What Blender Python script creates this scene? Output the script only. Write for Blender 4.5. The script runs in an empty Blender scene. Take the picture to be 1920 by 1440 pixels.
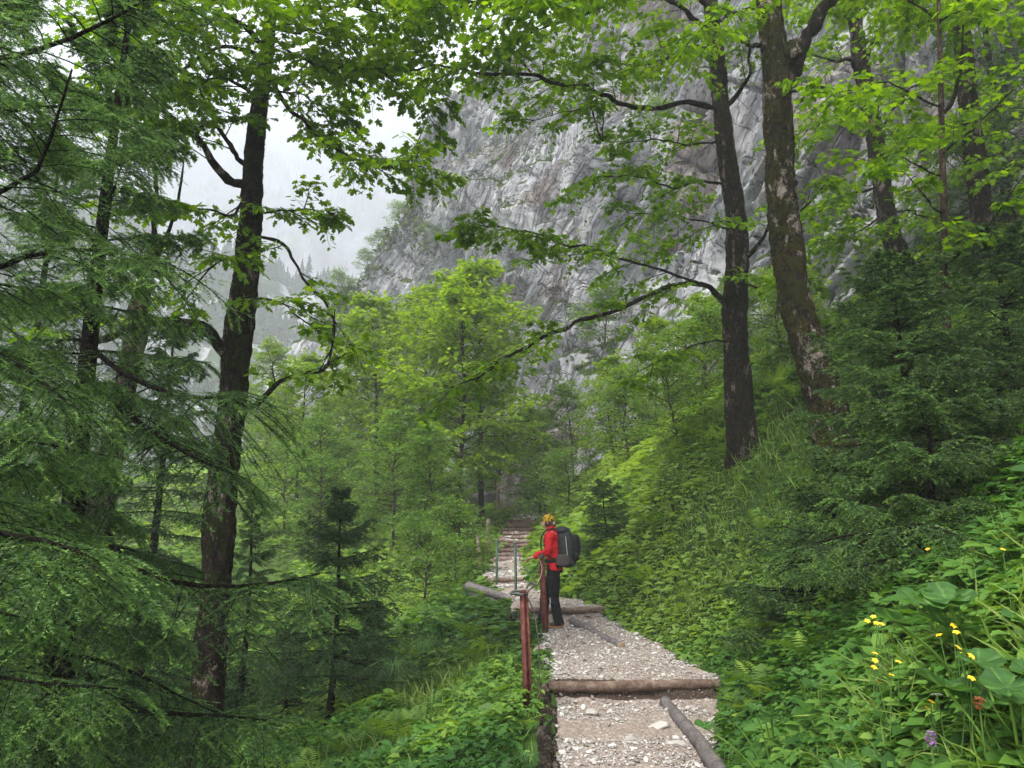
import bpy, math, random
import numpy as np
from math import radians, pi
from mathutils import Vector, Matrix

RNG = np.random.default_rng(11)
random.seed(5)
FPX = 1478.0
PITCH = radians(12.0)
CAMZ = 1.6
cP, sP = math.cos(PITCH), math.sin(PITCH)
C = bpy.context.scene.collection
Z3 = np.array([0, 0, 1.0])


def P(px, py, Y):
    """a world point at forward distance Y seen in that direction"""
    a = (px - 960) / FPX
    b = (720 - py) / FPX
    d = Y / (cP - b * sP)
    return np.array([a * d, Y, CAMZ + d * (sP + b * cP)])


def PL(*pts):
    return np.array([P(*p) for p in pts])


# ---------------------------------------------------------------- noise
def _h(ix, iy, iz):
    h = (ix.astype(np.int64) * 374761393 + iy.astype(np.int64) * 668265263 + iz.astype(np.int64) * 2147483647 * 3) & 0xFFFFFFFF
    h = ((h ^ (h >> 13)) * 1274126177) & 0xFFFFFFFF
    h = ((h ^ (h >> 16)) * 2246822519) & 0xFFFFFFFF
    return ((h ^ (h >> 15)) & 0xFFFFFF) / float(0xFFFFFF) * 2 - 1


def noise(x, y, z=0.0):
    x, y, z = np.broadcast_arrays(np.asarray(x, float), np.asarray(y, float), np.asarray(z, float))
    ix, iy, iz = np.floor(x), np.floor(y), np.floor(z)
    fx, fy, fz = x - ix, y - iy, z - iz
    fx, fy, fz = [t * t * t * (t * (t * 6 - 15) + 10) for t in (fx, fy, fz)]
    out = 0
    for dx in (0, 1):
        wx = fx if dx else 1 - fx
        for dy in (0, 1):
            wy = fy if dy else 1 - fy
            for dz in (0, 1):
                wz = fz if dz else 1 - fz
                out = out + wx * wy * wz * _h(ix + dx, iy + dy, iz + dz)
    return out


def fbm(x, y, z=0.0, o=4, g=0.5, lac=2.03):
    s, a, f = 0, 1.0, 1.0
    for i in range(o):
        s = s + a * noise(np.asarray(x) * f + 17.3 * i, np.asarray(y) * f - 9.1 * i, np.asarray(z) * f + 5.7 * i)
        a *= g
        f *= lac
    return s


def ridged(x, y, z=0.0, o=4, g=0.5):
    s, a, f = 0, 1.0, 1.0
    for i in range(o):
        s = s + a * (1 - 2 * np.abs(noise(np.asarray(x) * f + 31.1 * i, np.asarray(y) * f + 3.3 * i, np.asarray(z) * f)))
        a *= g
        f *= 2.07
    return s


def unit(v):
    return v / np.maximum(np.linalg.norm(v, axis=-1, keepdims=True), 1e-9)


# ---------------------------------------------------------------- mesh accumulator
class Acc:
    def __init__(s):
        s.V, s.L, s.T, s.A, s.M, s.n = [], [], [], [], [], 0

    def add(s, V, F, rnd=0.5, m=0):
        V = np.asarray(V, float).reshape(-1, 3)
        F = np.asarray(F, np.int64)
        s.V.append(V)
        s.L.append((F + s.n).ravel())
        s.T.append(np.full(len(F), F.shape[1], np.int32))
        s.M.append(np.full(len(F), m, np.int32))
        s.A.append(np.broadcast_to(np.asarray(rnd, float), (len(V),)).astype(np.float32))
        s.n += len(V)
        return s

    def addp(s, V, polys, rnd=0.5, m=0):
        """polygons of mixed size"""
        V = np.asarray(V, float).reshape(-1, 3)
        for f in polys:
            s.L.append(np.array(f, np.int64) + s.n)
            s.T.append(np.array([len(f)], np.int32))
            s.M.append(np.array([m], np.int32))
        s.V.append(V)
        s.A.append(np.full(len(V), rnd, np.float32))
        s.n += len(V)
        return s

    def mesh(s, name, mats, smooth=True):
        V = np.concatenate(s.V).astype(np.float32)
        L = np.concatenate(s.L).astype(np.int32)
        T = np.concatenate(s.T)
        me = bpy.data.meshes.new(name)
        me.vertices.add(len(V))
        me.vertices.foreach_set('co', V.ravel())
        me.loops.add(len(L))
        me.loops.foreach_set('vertex_index', L)
        me.polygons.add(len(T))
        st = np.zeros(len(T), np.int32)
        st[1:] = np.cumsum(T)[:-1]
        me.polygons.foreach_set('loop_start', st)
        me.polygons.foreach_set('loop_total', T)
        me.polygons.foreach_set('material_index', np.concatenate(s.M))
        if smooth:
            me.polygons.foreach_set('use_smooth', np.ones(len(T), bool))
        me.update(calc_edges=True)
        at = me.attributes.new('rnd', 'FLOAT', 'POINT')
        at.data.foreach_set('value', np.concatenate(s.A))
        for mt in (mats if isinstance(mats, (list, tuple)) else [mats]):
            me.materials.append(mt)
        return me

    def obj(s, name, mats, parent=None, smooth=True, loc=None):
        o = bpy.data.objects.new(name, s.mesh(name, mats, smooth))
        C.objects.link(o)
        if parent is not None:
            o.parent = parent
        if loc is not None:
            o.location = loc
        return o


def tag(o, label=None, cat=None, group=None, kind=None):
    if label:
        o['label'] = label
    if cat:
        o['category'] = cat
    if group:
        o['group'] = group
    if kind:
        o['kind'] = kind
    return o


def thing(name, label, cat, loc=(0, 0, 0), group=None, rz=0.0):
    o = bpy.data.objects.new(name, None)
    o.empty_display_size = 0.2
    C.objects.link(o)
    o.location = loc
    o.rotation_euler = (0, 0, rz)
    return tag(o, label, cat, group)


def copy_tree(root, loc, rz, sc, label, group=None):
    r = root.copy()
    C.objects.link(r)
    r.location = loc
    r.rotation_euler = (0, 0, rz)
    r.scale = (sc, sc, sc) if np.isscalar(sc) else sc
    r['label'] = label
    if group:
        r['group'] = group
    for ch in list(root.children):
        c = ch.copy()
        C.objects.link(c)
        c.parent = r
    return r


# ---------------------------------------------------------------- geometry
def crom(pts, n):
    """Catmull-Rom resample of a polyline (works for any number of columns)"""
    pts = np.asarray(pts, float)
    if len(pts) == 2:
        t = np.linspace(0, 1, n)[:, None]
        return pts[0] * (1 - t) + pts[1] * t
    p = np.vstack([2 * pts[0] - pts[1], pts, 2 * pts[-1] - pts[-2]])
    u = np.linspace(0, len(pts) - 1 - 1e-6, n)
    i = np.floor(u).astype(int)
    t = (u - i)[:, None]
    a, b, c, d = p[i], p[i + 1], p[i + 2], p[i + 3]
    return 0.5 * ((2 * b) + (-a + c) * t + (2 * a - 5 * b + 4 * c - d) * t ** 2 + (-a + 3 * b - 3 * c + d) * t ** 3)


def tubes(PT, R, sides=6, squash=None):
    """PT (n,k,3) R (n,k): vertices and quads"""
    PT = np.asarray(PT, float)
    if PT.ndim == 2:
        PT = PT[None]
    R = np.asarray(R, float)
    if R.ndim == 1:
        R = R[None]
    n, k, _ = PT.shape
    R = np.broadcast_to(R, (n, k))
    T = unit(np.gradient(PT, axis=1))
    av = unit(PT[:, -1] - PT[:, 0])
    ref = np.where(np.abs(av[:, 2:3]) > 0.75, np.array([[1.0, 0, 0]]), np.array([[0, 0, 1.0]]))[:, None, :]
    U = unit(np.cross(T, ref + 0 * T))
    W = np.cross(U, T)
    th = np.linspace(0, 2 * pi, sides, endpoint=False)
    V = PT[:, :, None, :] + R[:, :, None, None] * (np.cos(th)[None, None, :, None] * U[:, :, None, :] + np.sin(th)[None, None, :, None] * W[:, :, None, :])
    idx = np.arange(n * k * sides).reshape(n, k, sides)
    a = idx[:, :-1, :]
    b = idx[:, 1:, :]
    F = np.stack([a, np.roll(a, -1, 2), np.roll(b, -1, 2), b], -1).reshape(-1, 4)
    return V.reshape(-1, 3), F


def capped(PT, R, sides=10):
    """one closed tube: V, quads and caps merged via triangles"""
    V, F = tubes(PT, R, sides)
    k = len(V) // sides
    c0, c1 = V[:sides].mean(0), V[-sides:].mean(0)
    V = np.vstack([V, c0, c1])
    i0, i1 = len(V) - 2, len(V) - 1
    tri = []
    for j in range(sides):
        tri.append([i0, (j + 1) % sides, j])
        b = (k - 1) * sides
        tri.append([i1, b + j, b + (j + 1) % sides])
    return V, F, np.array(tri)


def interp_curves(PT, idx, t):
    k = PT.shape[1]
    u = np.clip(t, 0, 1) * (k - 1)
    i = np.minimum(np.floor(u).astype(int), k - 2)
    f = (u - i)[:, None]
    a, b = PT[idx, i], PT[idx, i + 1]
    return a * (1 - f) + b * f, unit(b - a)


def kids(PT, m, t0=0.2, t1=1.0, L=0.5, Lj=0.3, ang=50, up=0.1, droop=0.1, k=5, jit=0.06, roll=25, taper=0.5, alt=True):
    """children curves spread sideways from each parent curve"""
    n = len(PT)
    idx = np.repeat(np.arange(n), m)
    t = np.tile(np.linspace(t0, t1, m), n) + RNG.uniform(-.5, .5, n * m) * (t1 - t0) / max(m, 1)
    t = np.clip(t, 0.02, 1)
    pos, T = interp_curves(PT, idx, t)
    side = np.cross(T, Z3)
    bad = np.linalg.norm(side, axis=1) < 0.25
    side = unit(side + 1e-5)
    if bad.any():
        az = RNG.uniform(0, 2 * pi, bad.sum())
        side[bad] = np.stack([np.cos(az), np.sin(az), 0 * az], 1)
    nn = unit(np.cross(side, T))
    sg = np.where(np.arange(n * m) % 2 == 0, 1.0, -1.0) if alt else RNG.choice([-1, 1.], n * m)
    ro = np.radians(RNG.normal(0, roll, n * m))
    sv = side * (sg * np.cos(ro))[:, None] + nn * np.sin(ro)[:, None]
    a = np.radians(ang + RNG.normal(0, 9, n * m))
    d = unit(T * np.cos(a)[:, None] + sv * np.sin(a)[:, None] + np.array([0, 0, up]))
    Ls = np.broadcast_to(np.asarray(L, float), (n,))[idx] * (1 - taper * (t - t0) / max(1e-6, (1 - t0))) * (1 + RNG.uniform(-Lj, Lj, n * m))
    s = np.linspace(0, 1, k)
    J = np.cumsum(RNG.normal(0, jit, (n * m, k, 3)), 1)
    J -= J[:, :1]
    out = pos[:, None] + Ls[:, None, None] * (d[:, None] * s[None, :, None] + J * s[None, :, None] - Z3 * (droop * s ** 2)[None, :, None])
    return out, t


def place(acc, tv, polys_by_n, pos, ydir, nrm, scale, rnd, m=0):
    """instances of a small template baked into acc. tv (k,3): x across, y along, z normal"""
    n = len(pos)
    if n == 0:
        return
    y = unit(ydir)
    x = unit(np.cross(y, nrm))
    z = np.cross(x, y)
    sc = np.broadcast_to(np.asarray(scale, float), (n,))[:, None, None]
    V = pos[:, None] + sc * (tv[None, :, 0:1] * x[:, None] + tv[None, :, 1:2] * y[:, None] + tv[None, :, 2:3] * z[:, None])
    k = len(tv)
    rn = np.repeat(np.broadcast_to(np.asarray(rnd, float), (n,)), k)
    off = (np.arange(n) * k)[:, None, None]
    first = True
    for F in polys_by_n:
        F = np.asarray(F)
        FF = (F[None] + off).reshape(-1, F.shape[1])
        if first:
            acc.add(V.reshape(-1, 3), FF, rn, m)
            first = False
        else:
            acc.L.append((FF + acc.n - n * k).ravel())
            acc.T.append(np.full(len(FF), FF.shape[1], np.int32))
            acc.M.append(np.full(len(FF), m, np.int32))


# leaf templates ------------------------------------------------
def maple_template():
    h = [(0, 0, 0), (.42, -.02, .05), (.30, .22, .03), (.60, .58, .0), (.21, .50, .03), (.30, .80, .02), (0, 1.05, -.10), (0, .35, -.03)]
    r = list(h)
    for i in (1, 2, 3, 4, 5):
        x, y, z = h[i]
        r.append((-x, y, z))
    q = [[0, 1, 2, 7], [7, 2, 3, 4], [7, 4, 5, 6]]
    mp = {0: 0, 7: 7, 6: 6, 1: 8, 2: 9, 3: 10, 4: 11, 5: 12}
    q += [[mp[j] for j in f][::-1] for f in q]
    return np.array(r, float), [np.array(q)]


def ovate_template():
    v = [(0, 0, 0), (.28, .3, .07), (.2, .68, .05), (0, 1, -.1), (-.2, .68, .05), (-.28, .3, .07), (0, .5, -.02)]
    f = [[0, 1, 2, 6], [6, 2, 3, 4], [0, 6, 4, 5]]
    return np.array(v, float), [np.array(f)]


def lobed_template():
    """three leaflet compound leaf of a low herb"""
    vs, fs = [], []
    for a, s, o in ((0, 1.0, .12), (62, .85, .0), (-62, .85, .0)):
        ca, sa = math.cos(radians(a)), math.sin(radians(a))
        b = len(vs)
        for x, y, z in ((0, 0, 0), (.24, .28, .06), (.2, .62, .03), (0, .95, -.12), (-.2, .62, .03), (-.24, .28, .06), (0, .5, -.02)):
            x, y = x * s, y * s + o
            vs.append((x * ca + y * sa, -x * sa + y * ca, z))
        fs += [[b, b + 1, b + 2, b + 6], [b + 6, b + 2, b + 3, b + 4], [b, b + 6, b + 4, b + 5]]
    return np.array(vs, float), [np.array(fs)]


def blade_template():
    v = [(-.03, 0, 0), (.03, 0, 0), (.028, .4, .04), (-.028, .4, .04), (.02, .75, -.02), (-.02, .75, -.02), (0, 1, -.16)]
    return np.array(v, float), [np.array([[0, 1, 2, 3], [3, 2, 4, 5]]), np.array([[5, 4, 6]])]


def round_template(n=42):
    """big heart shaped leaf with ruffled rim and sunken veins"""
    vs, at = [(0, 0, 0)], [.9]
    radii = (.22, .45, .68, .87, 1.0)
    for rr in radii:
        for i in range(n):
            a = 2 * pi * i / n
            vein = (i % 6 == 0)
            r = rr * .5 * (1 + rr ** 3 * (.05 * math.sin(7 * a) + .035 * math.sin(13 * a + 1)))
            if abs(a - pi) < .5:
                r *= 1 - rr * (.62 - .62 * abs(a - pi) / .5)
            z = .12 * rr ** 2 + .045 * rr ** 2 * math.sin(4 * a + .5) + .03 * rr ** 3 * math.sin(9 * a) - (.022 * (1.1 - rr) if vein else -.008)
            vs.append((r * math.sin(a) * 1.05, r * math.cos(a), z))
            at.append(.95 if vein else .35 + .1 * math.sin(a * 3))
    f3 = [[0, 1 + i, 1 + (i + 1) % n] for i in range(n)]
    f4 = []
    for k in range(len(radii) - 1):
        b = 1 + k * n
        f4 += [[b + i, b + n + i, b + n + (i + 1) % n, b + (i + 1) % n] for i in range(n)]
    v = np.array(vs, float)
    v[:, 1] += 0.42
    return v, [np.array(f4), np.array(f3)], np.array(at)


def quad_template():
    return np.array([(0, 0, 0), (.32, .45, .06), (0, 1, -.08), (-.32, .45, .06)], float), [np.array([[0, 1, 2, 3]])]


TM, TO, TL, TB, TR, TQ = maple_template(), ovate_template(), lobed_template(), blade_template(), round_template(), quad_template()


# ---------------------------------------------------------------- materials
def new_mat(name):
    m = bpy.data.materials.new(name)
    m.use_nodes = True
    nt = m.node_tree
    nt.nodes.clear()
    return m, nt, nt.nodes, nt.links


def ramp(N, L, fac, stops):
    r = N.new('ShaderNodeValToRGB')
    e = r.color_ramp.elements
    e[0].position, e[0].color = stops[0][0], (*stops[0][1], 1)
    e[1].position, e[1].color = stops[-1][0], (*stops[-1][1], 1)
    for p, c in stops[1:-1]:
        x = e.new(p)
        x.color = (*c, 1)
    L.new(fac, r.inputs[0])
    return r.outputs[0]


def nz(N, L, scale, detail=4, rough=.55, vec=None, dist=0.0):
    n = N.new('ShaderNodeTexNoise')
    n.inputs['Scale'].default_value = scale
    n.inputs['Detail'].default_value = detail
    n.inputs['Roughness'].default_value = rough
    n.inputs['Distortion'].default_value = dist
    if vec is not None:
        L.new(vec, n.inputs['Vector'])
    return n.outputs['Fac']


def mixc(N, L, fac, a, b, mode='MIX'):
    x = N.new('ShaderNodeMix')
    x.data_type = 'RGBA'
    x.blend_type = mode
    for s, v in ((0, fac), (6, a), (7, b)):
        if hasattr(v, 'is_linked') or hasattr(v, 'links'):
            L.new(v, x.inputs[s])
        elif s == 0:
            x.inputs[0].default_value = v
        else:
            x.inputs[s].default_value = (*v, 1)
    return x.outputs[2]


def math_n(N, L, op, a, b=0.0, clamp=False):
    x = N.new('ShaderNodeMath')
    x.operation = op
    x.use_clamp = clamp
    for i, v in enumerate((a, b)):
        if hasattr(v, 'links'):
            L.new(v, x.inputs[i])
        else:
            x.inputs[i].default_value = v
    return x.outputs[0]


def maprange(N, L, v, a, b, c=0.0, d=1.0):
    x = N.new('ShaderNodeMapRange')
    L.new(v, x.inputs[0])
    for i, q in enumerate((a, b, c, d)):
        x.inputs[i + 1].default_value = q
    return x.outputs[0]


def bump(N, L, h, strength=.5, dist=.02, nrm=None):
    b = N.new('ShaderNodeBump')
    b.inputs['Strength'].default_value = strength
    b.inputs['Distance'].default_value = dist
    L.new(h, b.inputs['Height'])
    if nrm is not None:
        L.new(nrm, b.inputs['Normal'])
    return b.outputs[0]


def objvec(N, L, scale=(1, 1, 1), rot=(0, 0, 0)):
    t = N.new('ShaderNodeTexCoord')
    m = N.new('ShaderNodeMapping')
    m.inputs['Scale'].default_value = scale
    m.inputs['Rotation'].default_value = rot
    L.new(t.outputs['Object'], m.inputs['Vector'])
    return m.outputs[0]


def bsdf(N, L, col, rough=.8, spec=.3, nrm=None, metal=0.0, sheen=0.0):
    b = N.new('ShaderNodeBsdfPrincipled')
    if hasattr(col, 'links'):
        L.new(col, b.inputs['Base Color'])
    else:
        b.inputs['Base Color'].default_value = (*col, 1)
    if hasattr(rough, 'links'):
        L.new(rough, b.inputs['Roughness'])
    else:
        b.inputs['Roughness'].default_value = rough
    b.inputs['Specular IOR Level'].default_value = spec
    b.inputs['Metallic'].default_value = metal
    if nrm is not None:
        L.new(nrm, b.inputs['Normal'])
    return b


def out(N, L, sh):
    o = N.new('ShaderNodeOutputMaterial')
    L.new(sh, o.inputs['Surface'])


def attr(N, name='rnd'):
    a = N.new('ShaderNodeAttribute')
    a.attribute_name = name
    return a.outputs['Fac']


def leaf_mat(name, stops, trans=.4, rough=.5, spec=.35, big=.5):
    m, nt, N, L = new_mat(name)
    col = ramp(N, L, attr(N), stops)
    v = maprange(N, L, nz(N, L, big, 3), .3, .7, .72, 1.25)
    hs = N.new('ShaderNodeHueSaturation')
    hs.inputs['Value'].default_value = 1.0
    L.new(col, hs.inputs['Color'])
    L.new(v, hs.inputs['Value'])
    b = bsdf(N, L, hs.outputs[0], rough, spec)
    t = N.new('ShaderNodeBsdfTranslucent')
    hs2 = N.new('ShaderNodeHueSaturation')
    hs2.inputs['Hue'].default_value = .485
    hs2.inputs['Saturation'].default_value = 1.1
    hs2.inputs['Value'].default_value = 1.5
    L.new(hs.outputs[0], hs2.inputs['Color'])
    L.new(hs2.outputs[0], t.inputs['Color'])
    mx = N.new('ShaderNodeMixShader')
    mx.inputs[0].default_value = trans
    L.new(b.outputs[0], mx.inputs[1])
    L.new(t.outputs[0], mx.inputs[2])
    out(N, L, mx.outputs[0])
    return m


def plain_mat(name, col, rough=.7, spec=.3, var=.15, scale=20, bmp=.2, metal=0.0):
    m, nt, N, L = new_mat(name)
    n = nz(N, L, scale, 5, .6, objvec(N, L))
    lo = tuple(c * (1 - var) for c in col)
    hi = tuple(min(1, c * (1 + var)) for c in col)
    c = ramp(N, L, n, [(.3, lo), (.7, hi)])
    b = bsdf(N, L, c, rough, spec, bump(N, L, n, bmp, .01), metal)
    out(N, L, b.outputs[0])
    return m
# ================================================================ terrain
YK = [-8, 6, 8.95, 13.5, 17.9, 21.8, 30, 36, 48, 60, 90, 140]
ZK = [-.27, -.03, .12, .52, .9, 1.3, 2.7, 3.4, 5.6, 8.5, 17, 26]
LY = [-8, 4, 6.2, 9, 12.6, 13.6, 16, 18, 22, 30, 36, 140]
XLK = [0, .2, .3, .47, .5, .2, -.3, -.62, -.5, -.05, .5, 1]
XRK = [1.1, 1.3, 1.55, 2.2, 1.75, 1.46, .6, .32, .28, .95, 1.8, 3]


def zp(y):
    return np.interp(y, YK, ZK)


def xl(y):
    return np.interp(y, LY, XLK)


def xr(y):
    return np.interp(y, LY, XRK)


def gz(x, y):
    x = np.asarray(x, float)
    y = np.asarray(y, float)
    b = zp(y)
    dr = np.maximum(0, x - xr(y))
    dl = np.maximum(0, xl(y) - x)
    drc = 22 * (1 - np.exp(-dr / 22.0))
    right = .98 * drc - .32 * (1 - np.exp(-dr))
    cl = np.interp(y, [0, 12, 20, 28, 40, 60, 100], [.46, .46, .28, .08, -.12, -.14, -.1])
    dlc = 13 * (1 - np.exp(-dl / 13.0))
    left = -cl * dlc - np.clip((dl - 16) * .35, 0, 14) * np.interp(y, [10, 40, 90], [.2, .6, 1])
    rough = fbm(x * .22, y * .22, 0, 4) * .45 * np.clip((dr + dl) / 3, 0, 1) + fbm(x * 1.3, y * 1.3, 3, 3) * .07 * np.clip((dr + dl) / .6, 0, 1)
    onp = (dr <= 0) & (dl <= 0)
    mound = .52 * np.exp(-((x - 2.15) ** 2 / 1.0 + (y - 3.5) ** 2 / 2.0)) * np.clip(dr / .4, 0, 1)
    return b + right + left + rough + mound - np.where(onp, .22, 0) * 1.0


def path_z(x, y):
    """stepped tread surface"""
    ys = [-8, 6, 8.93, 8.97, 13.45, 13.62, 17.85, 17.98, 21.8]
    zs = [-.32, -.05, .03, .235, .50, .70, .90, 1.03, 1.3]
    z = np.interp(y, ys, zs)
    st = 21.8 + .8 * np.floor((y - 21.8) / .8)
    return np.where(y > 21.8, zp(st + .4) + .02 * (y - st), z)


def build_ground():
    xs = np.concatenate([np.linspace(-170, -20, 50), np.linspace(-19.7, -5, 60), np.linspace(-4.9, 6, 160), np.linspace(6.15, 30, 90), np.linspace(31, 150, 30)])
    ys = np.concatenate([np.linspace(-8, 0, 16), np.linspace(.15, 26, 220), np.linspace(26.4, 70, 100), np.linspace(71, 210, 45)])
    X, Y = np.meshgrid(xs, ys)
    Zv = gz(X, Y)
    V = np.stack([X, Y, Zv], -1).reshape(-1, 3)
    nx = len(xs)
    idx = np.arange(len(V)).reshape(X.shape)
    F = np.stack([idx[:-1, :-1], idx[:-1, 1:], idx[1:, 1:], idx[1:, :-1]], -1).reshape(-1, 4)
    m, nt, N, L = new_mat('ground_soil')
    n1 = nz(N, L, .9, 5, .6)
    n2 = nz(N, L, 14, 5, .7)
    col = ramp(N, L, n2, [(.3, (.018, .014, .009)), (.55, (.05, .04, .022)), (.8, (.10, .08, .05))])
    grn = ramp(N, L, n2, [(.3, (.02, .045, .01)), (.7, (.06, .12, .02))])
    col = mixc(N, L, maprange(N, L, n1, .30, .48), col, grn)
    b = bsdf(N, L, col, .95, .1, bump(N, L, n2, .8, .05))
    out(N, L, b.outputs[0])
    a = Acc()
    a.add(V, F)
    o = a.obj('ground', m)
    tag(o, kind='structure')
    # earth core closing the sheet from below at its rim
    return o


build_ground()


def gravel_mat():
    m, nt, N, L = new_mat('path_gravel')
    t = N.new('ShaderNodeTexCoord')
    vo = N.new('ShaderNodeTexVoronoi')
    vo.inputs['Scale'].default_value = 26
    L.new(t.outputs['Object'], vo.inputs['Vector'])
    vo2 = N.new('ShaderNodeTexVoronoi')
    vo2.inputs['Scale'].default_value = 75
    L.new(t.outputs['Object'], vo2.inputs['Vector'])
    n1 = nz(N, L, 1.4, 5, .6, t.outputs['Object'])
    n3 = nz(N, L, 40, 4, .7, t.outputs['Object'])
    sp = N.new('ShaderNodeSeparateColor')
    L.new(vo.outputs['Color'], sp.inputs[0])
    stone = ramp(N, L, sp.outputs[0], [(0, (.24, .21, .185)), (.5, (.38, .34, .31)), (1, (.54, .51, .48))])
    soil = ramp(N, L, n3, [(.3, (.15, .11, .085)), (.7, (.32, .26, .215))])
    f = math_n(N, L, 'MULTIPLY', maprange(N, L, n1, .38, .62), maprange(N, L, vo.outputs['Distance'], .5, .2), True)
    f = math_n(N, L, "ADD", f, .12, True)
    col = mixc(N, L, f, soil, stone)
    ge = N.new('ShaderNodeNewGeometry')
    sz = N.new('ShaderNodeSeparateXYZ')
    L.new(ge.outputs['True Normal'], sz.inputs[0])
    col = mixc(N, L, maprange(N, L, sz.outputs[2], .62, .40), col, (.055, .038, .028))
    h = math_n(N, L, 'ADD', math_n(N, L, 'MULTIPLY', vo.outputs['Distance'], -1.0), math_n(N, L, 'MULTIPLY', vo2.outputs['Distance'], -.4))
    b = bsdf(N, L, col, .85, .25, bump(N, L, h, .9, .025))
    out(N, L, b.outputs[0])
    return m


GRAVEL = gravel_mat()


def build_path():
    ys = np.concatenate([np.arange(.5, 14.2, .035), np.arange(14.2, 22, .07), np.arange(22, 34.5, .08)])
    us = np.linspace(-.12, 1.12, 72)
    U, Y = np.meshgrid(us, ys)
    a, b = xl(Y), xr(Y)
    ea = .10 * fbm(Y * 1.1, 0 * Y, 2, 3) + .05 * noise(Y * 5, 0 * Y, 4)
    eb = .14 * fbm(Y * 1.0, 0 * Y, 9, 4) + .06 * noise(Y * 4, 0 * Y, 6)
    X = (a + ea) + (b + eb - a - ea) * U
    Zv = path_z(X, Y) + .035 * fbm(X * 1.2, Y * 1.2, 0, 4) + .014 * fbm(X * 9, Y * 9, 0, 3) + .012 * np.abs(fbm(X * 25, Y * 25, 4, 2))
    edge = np.maximum(np.maximum(-U, U - 1), 0) / .12
    Zv = Zv - .16 * edge ** 1.3
    # bank of soil to the right of the steps
    V = np.stack([X, Y, Zv], -1).reshape(-1, 3)
    idx = np.arange(len(V)).reshape(X.shape)
    F = np.stack([idx[:-1, :-1], idx[:-1, 1:], idx[1:, 1:], idx[1:, :-1]], -1).reshape(-1, 4)
    o = Acc().add(V, F).obj('path', GRAVEL)
    tag(o, kind='structure')


build_path()


def pz(x, y):
    return path_z(x, y) + .035 * fbm(x * 1.2, y * 1.2, 0, 4) + .014 * fbm(x * 9, y * 9, 0, 3) + .01


def rock_template(seed=0, sub=1):
    import bmesh
    bm = bmesh.new()
    bmesh.ops.create_icosphere(bm, subdivisions=sub, radius=1)
    v = np.array([x.co[:] for x in bm.verts])
    f = np.array([[q.index for q in p.verts] for p in bm.faces])
    bm.free()
    r = 1 + .32 * noise(v[:, 0] * 1.7 + seed * 7, v[:, 1] * 1.7, v[:, 2] * 1.7)
    v = v * r[:, None]
    for k in range(7):
        d = unit(RNG.normal(0, 1, 3))
        h = RNG.uniform(.5, .8)
        s = v @ d
        v = v - np.maximum(0, s - h)[:, None] * d
    return v, f


def stone_mat():
    m, nt, N, L = new_mat('limestone_chips')
    n = nz(N, L, 30, 4, .6)
    col = ramp(N, L, attr(N), [(0, (.15, .125, .105)), (.35, (.32, .29, .265)), (.75, (.45, .42, .395)), (1, (.64, .62, .59))])
    col = mixc(N, L, maprange(N, L, n, .45, .75, 0, .35), col, (.26, .22, .19))
    b = bsdf(N, L, col, .8, .3, bump(N, L, n, .5, .008))
    out(N, L, b.outputs[0])
    return m


STONE = stone_mat()


def scatter_stones():
    acc = Acc()
    tm = [rock_template(i, 1) for i in range(6)]
    for j, (v, f) in enumerate(tm):
        n = 6500
        y = np.exp(RNG.uniform(math.log(5.2), math.log(33), n))
        u = RNG.uniform(-.04, 1.04, n)
        u = np.where(RNG.random(n) < .3, np.where(RNG.random(n) < .5, RNG.normal(.02, .04, n), RNG.normal(.98, .05, n)), u)
        x = xl(y) + (xr(y) - xl(y)) * u
        keep = (fbm(x * 1.3 + 5, y * 1.3, 1, 4) + .5 * noise(x * 5, y * 5, 2) > -.15)
        x, y = x[keep], y[keep]
        n = len(x)
        s = .0055 + .011 * RNG.random(n) ** 2.5 + .022 * (RNG.random(n) > .975)
        s = s * np.maximum(1, y / 11)
        pos = np.stack([x, y, pz(x, y) + s * .15], 1)
        nr = unit(RNG.normal(0, .35, (n, 3)) + Z3)
        yd = unit(RNG.normal(0, 1, (n, 3)))
        vv = v * np.array([1.0, 1.5, .55])
        place(acc, vv, [f], pos, np.cross(nr, yd), nr, s, RNG.random(n))
    o = acc.obj('gravel', STONE, smooth=False)
    tag(o, 'loose pale limestone chips strewn over the footpath', 'gravel', kind='stuff')


scatter_stones()


def single_stones():
    spots = [(1105, 1392, 5.95, .15, 'flat grey stone set in the gravel low in the path, largest of the loose stones'),
             (1110, 1302, 8.35, .085, 'pale angular stone under the nearest log step, left of its middle'),
             (1235, 1325, 7.75, .09, 'broken pale stone beside the upper end of the near drainage log'),
             (1180, 1345, 7.3, .07, 'low pale stone in the gravel midway below the nearest log step'),
             (1100, 1152, 13.1, .06, 'small pale stone by the top of the upper drainage log'),
             (1070, 1430, 5.75, .1, 'white wedge stone at the left edge of the path close to the camera'),
             (1210, 1430, 5.7, .11, 'whitish stone half sunk in the gravel at the middle of the nearest path stretch'),
             (1265, 1352, 7.2, .07, 'pointed pale stone against the left flank of the near drainage log')]
    for i, (px, py, Y, s, lab) in enumerate(spots):
        p = P(px, py, Y)
        v, f = rock_template(20 + i, 3)
        v = v * (1 + .07 * fbm(v[:, 0] * 3, v[:, 1] * 3, v[:, 2] * 3 + i, 3))[:, None]
        v = v * np.array([1.25, .9, .5]) * s
        c, q = math.cos(i * 1.3), math.sin(i * 1.3)
        v = v @ np.array([[c, q, 0], [-q, c, 0], [0, 0, 1]])
        o = Acc().add(v, f, .25 if i == 0 else .35 + .4 * ((i * .37) % 1)).obj('stone', STONE, smooth=False, loc=(p[0], p[1], float(pz(p[0], p[1])) + s * .05))
        tag(o, lab, 'stone', 'single stones on the footpath')


single_stones()

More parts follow.
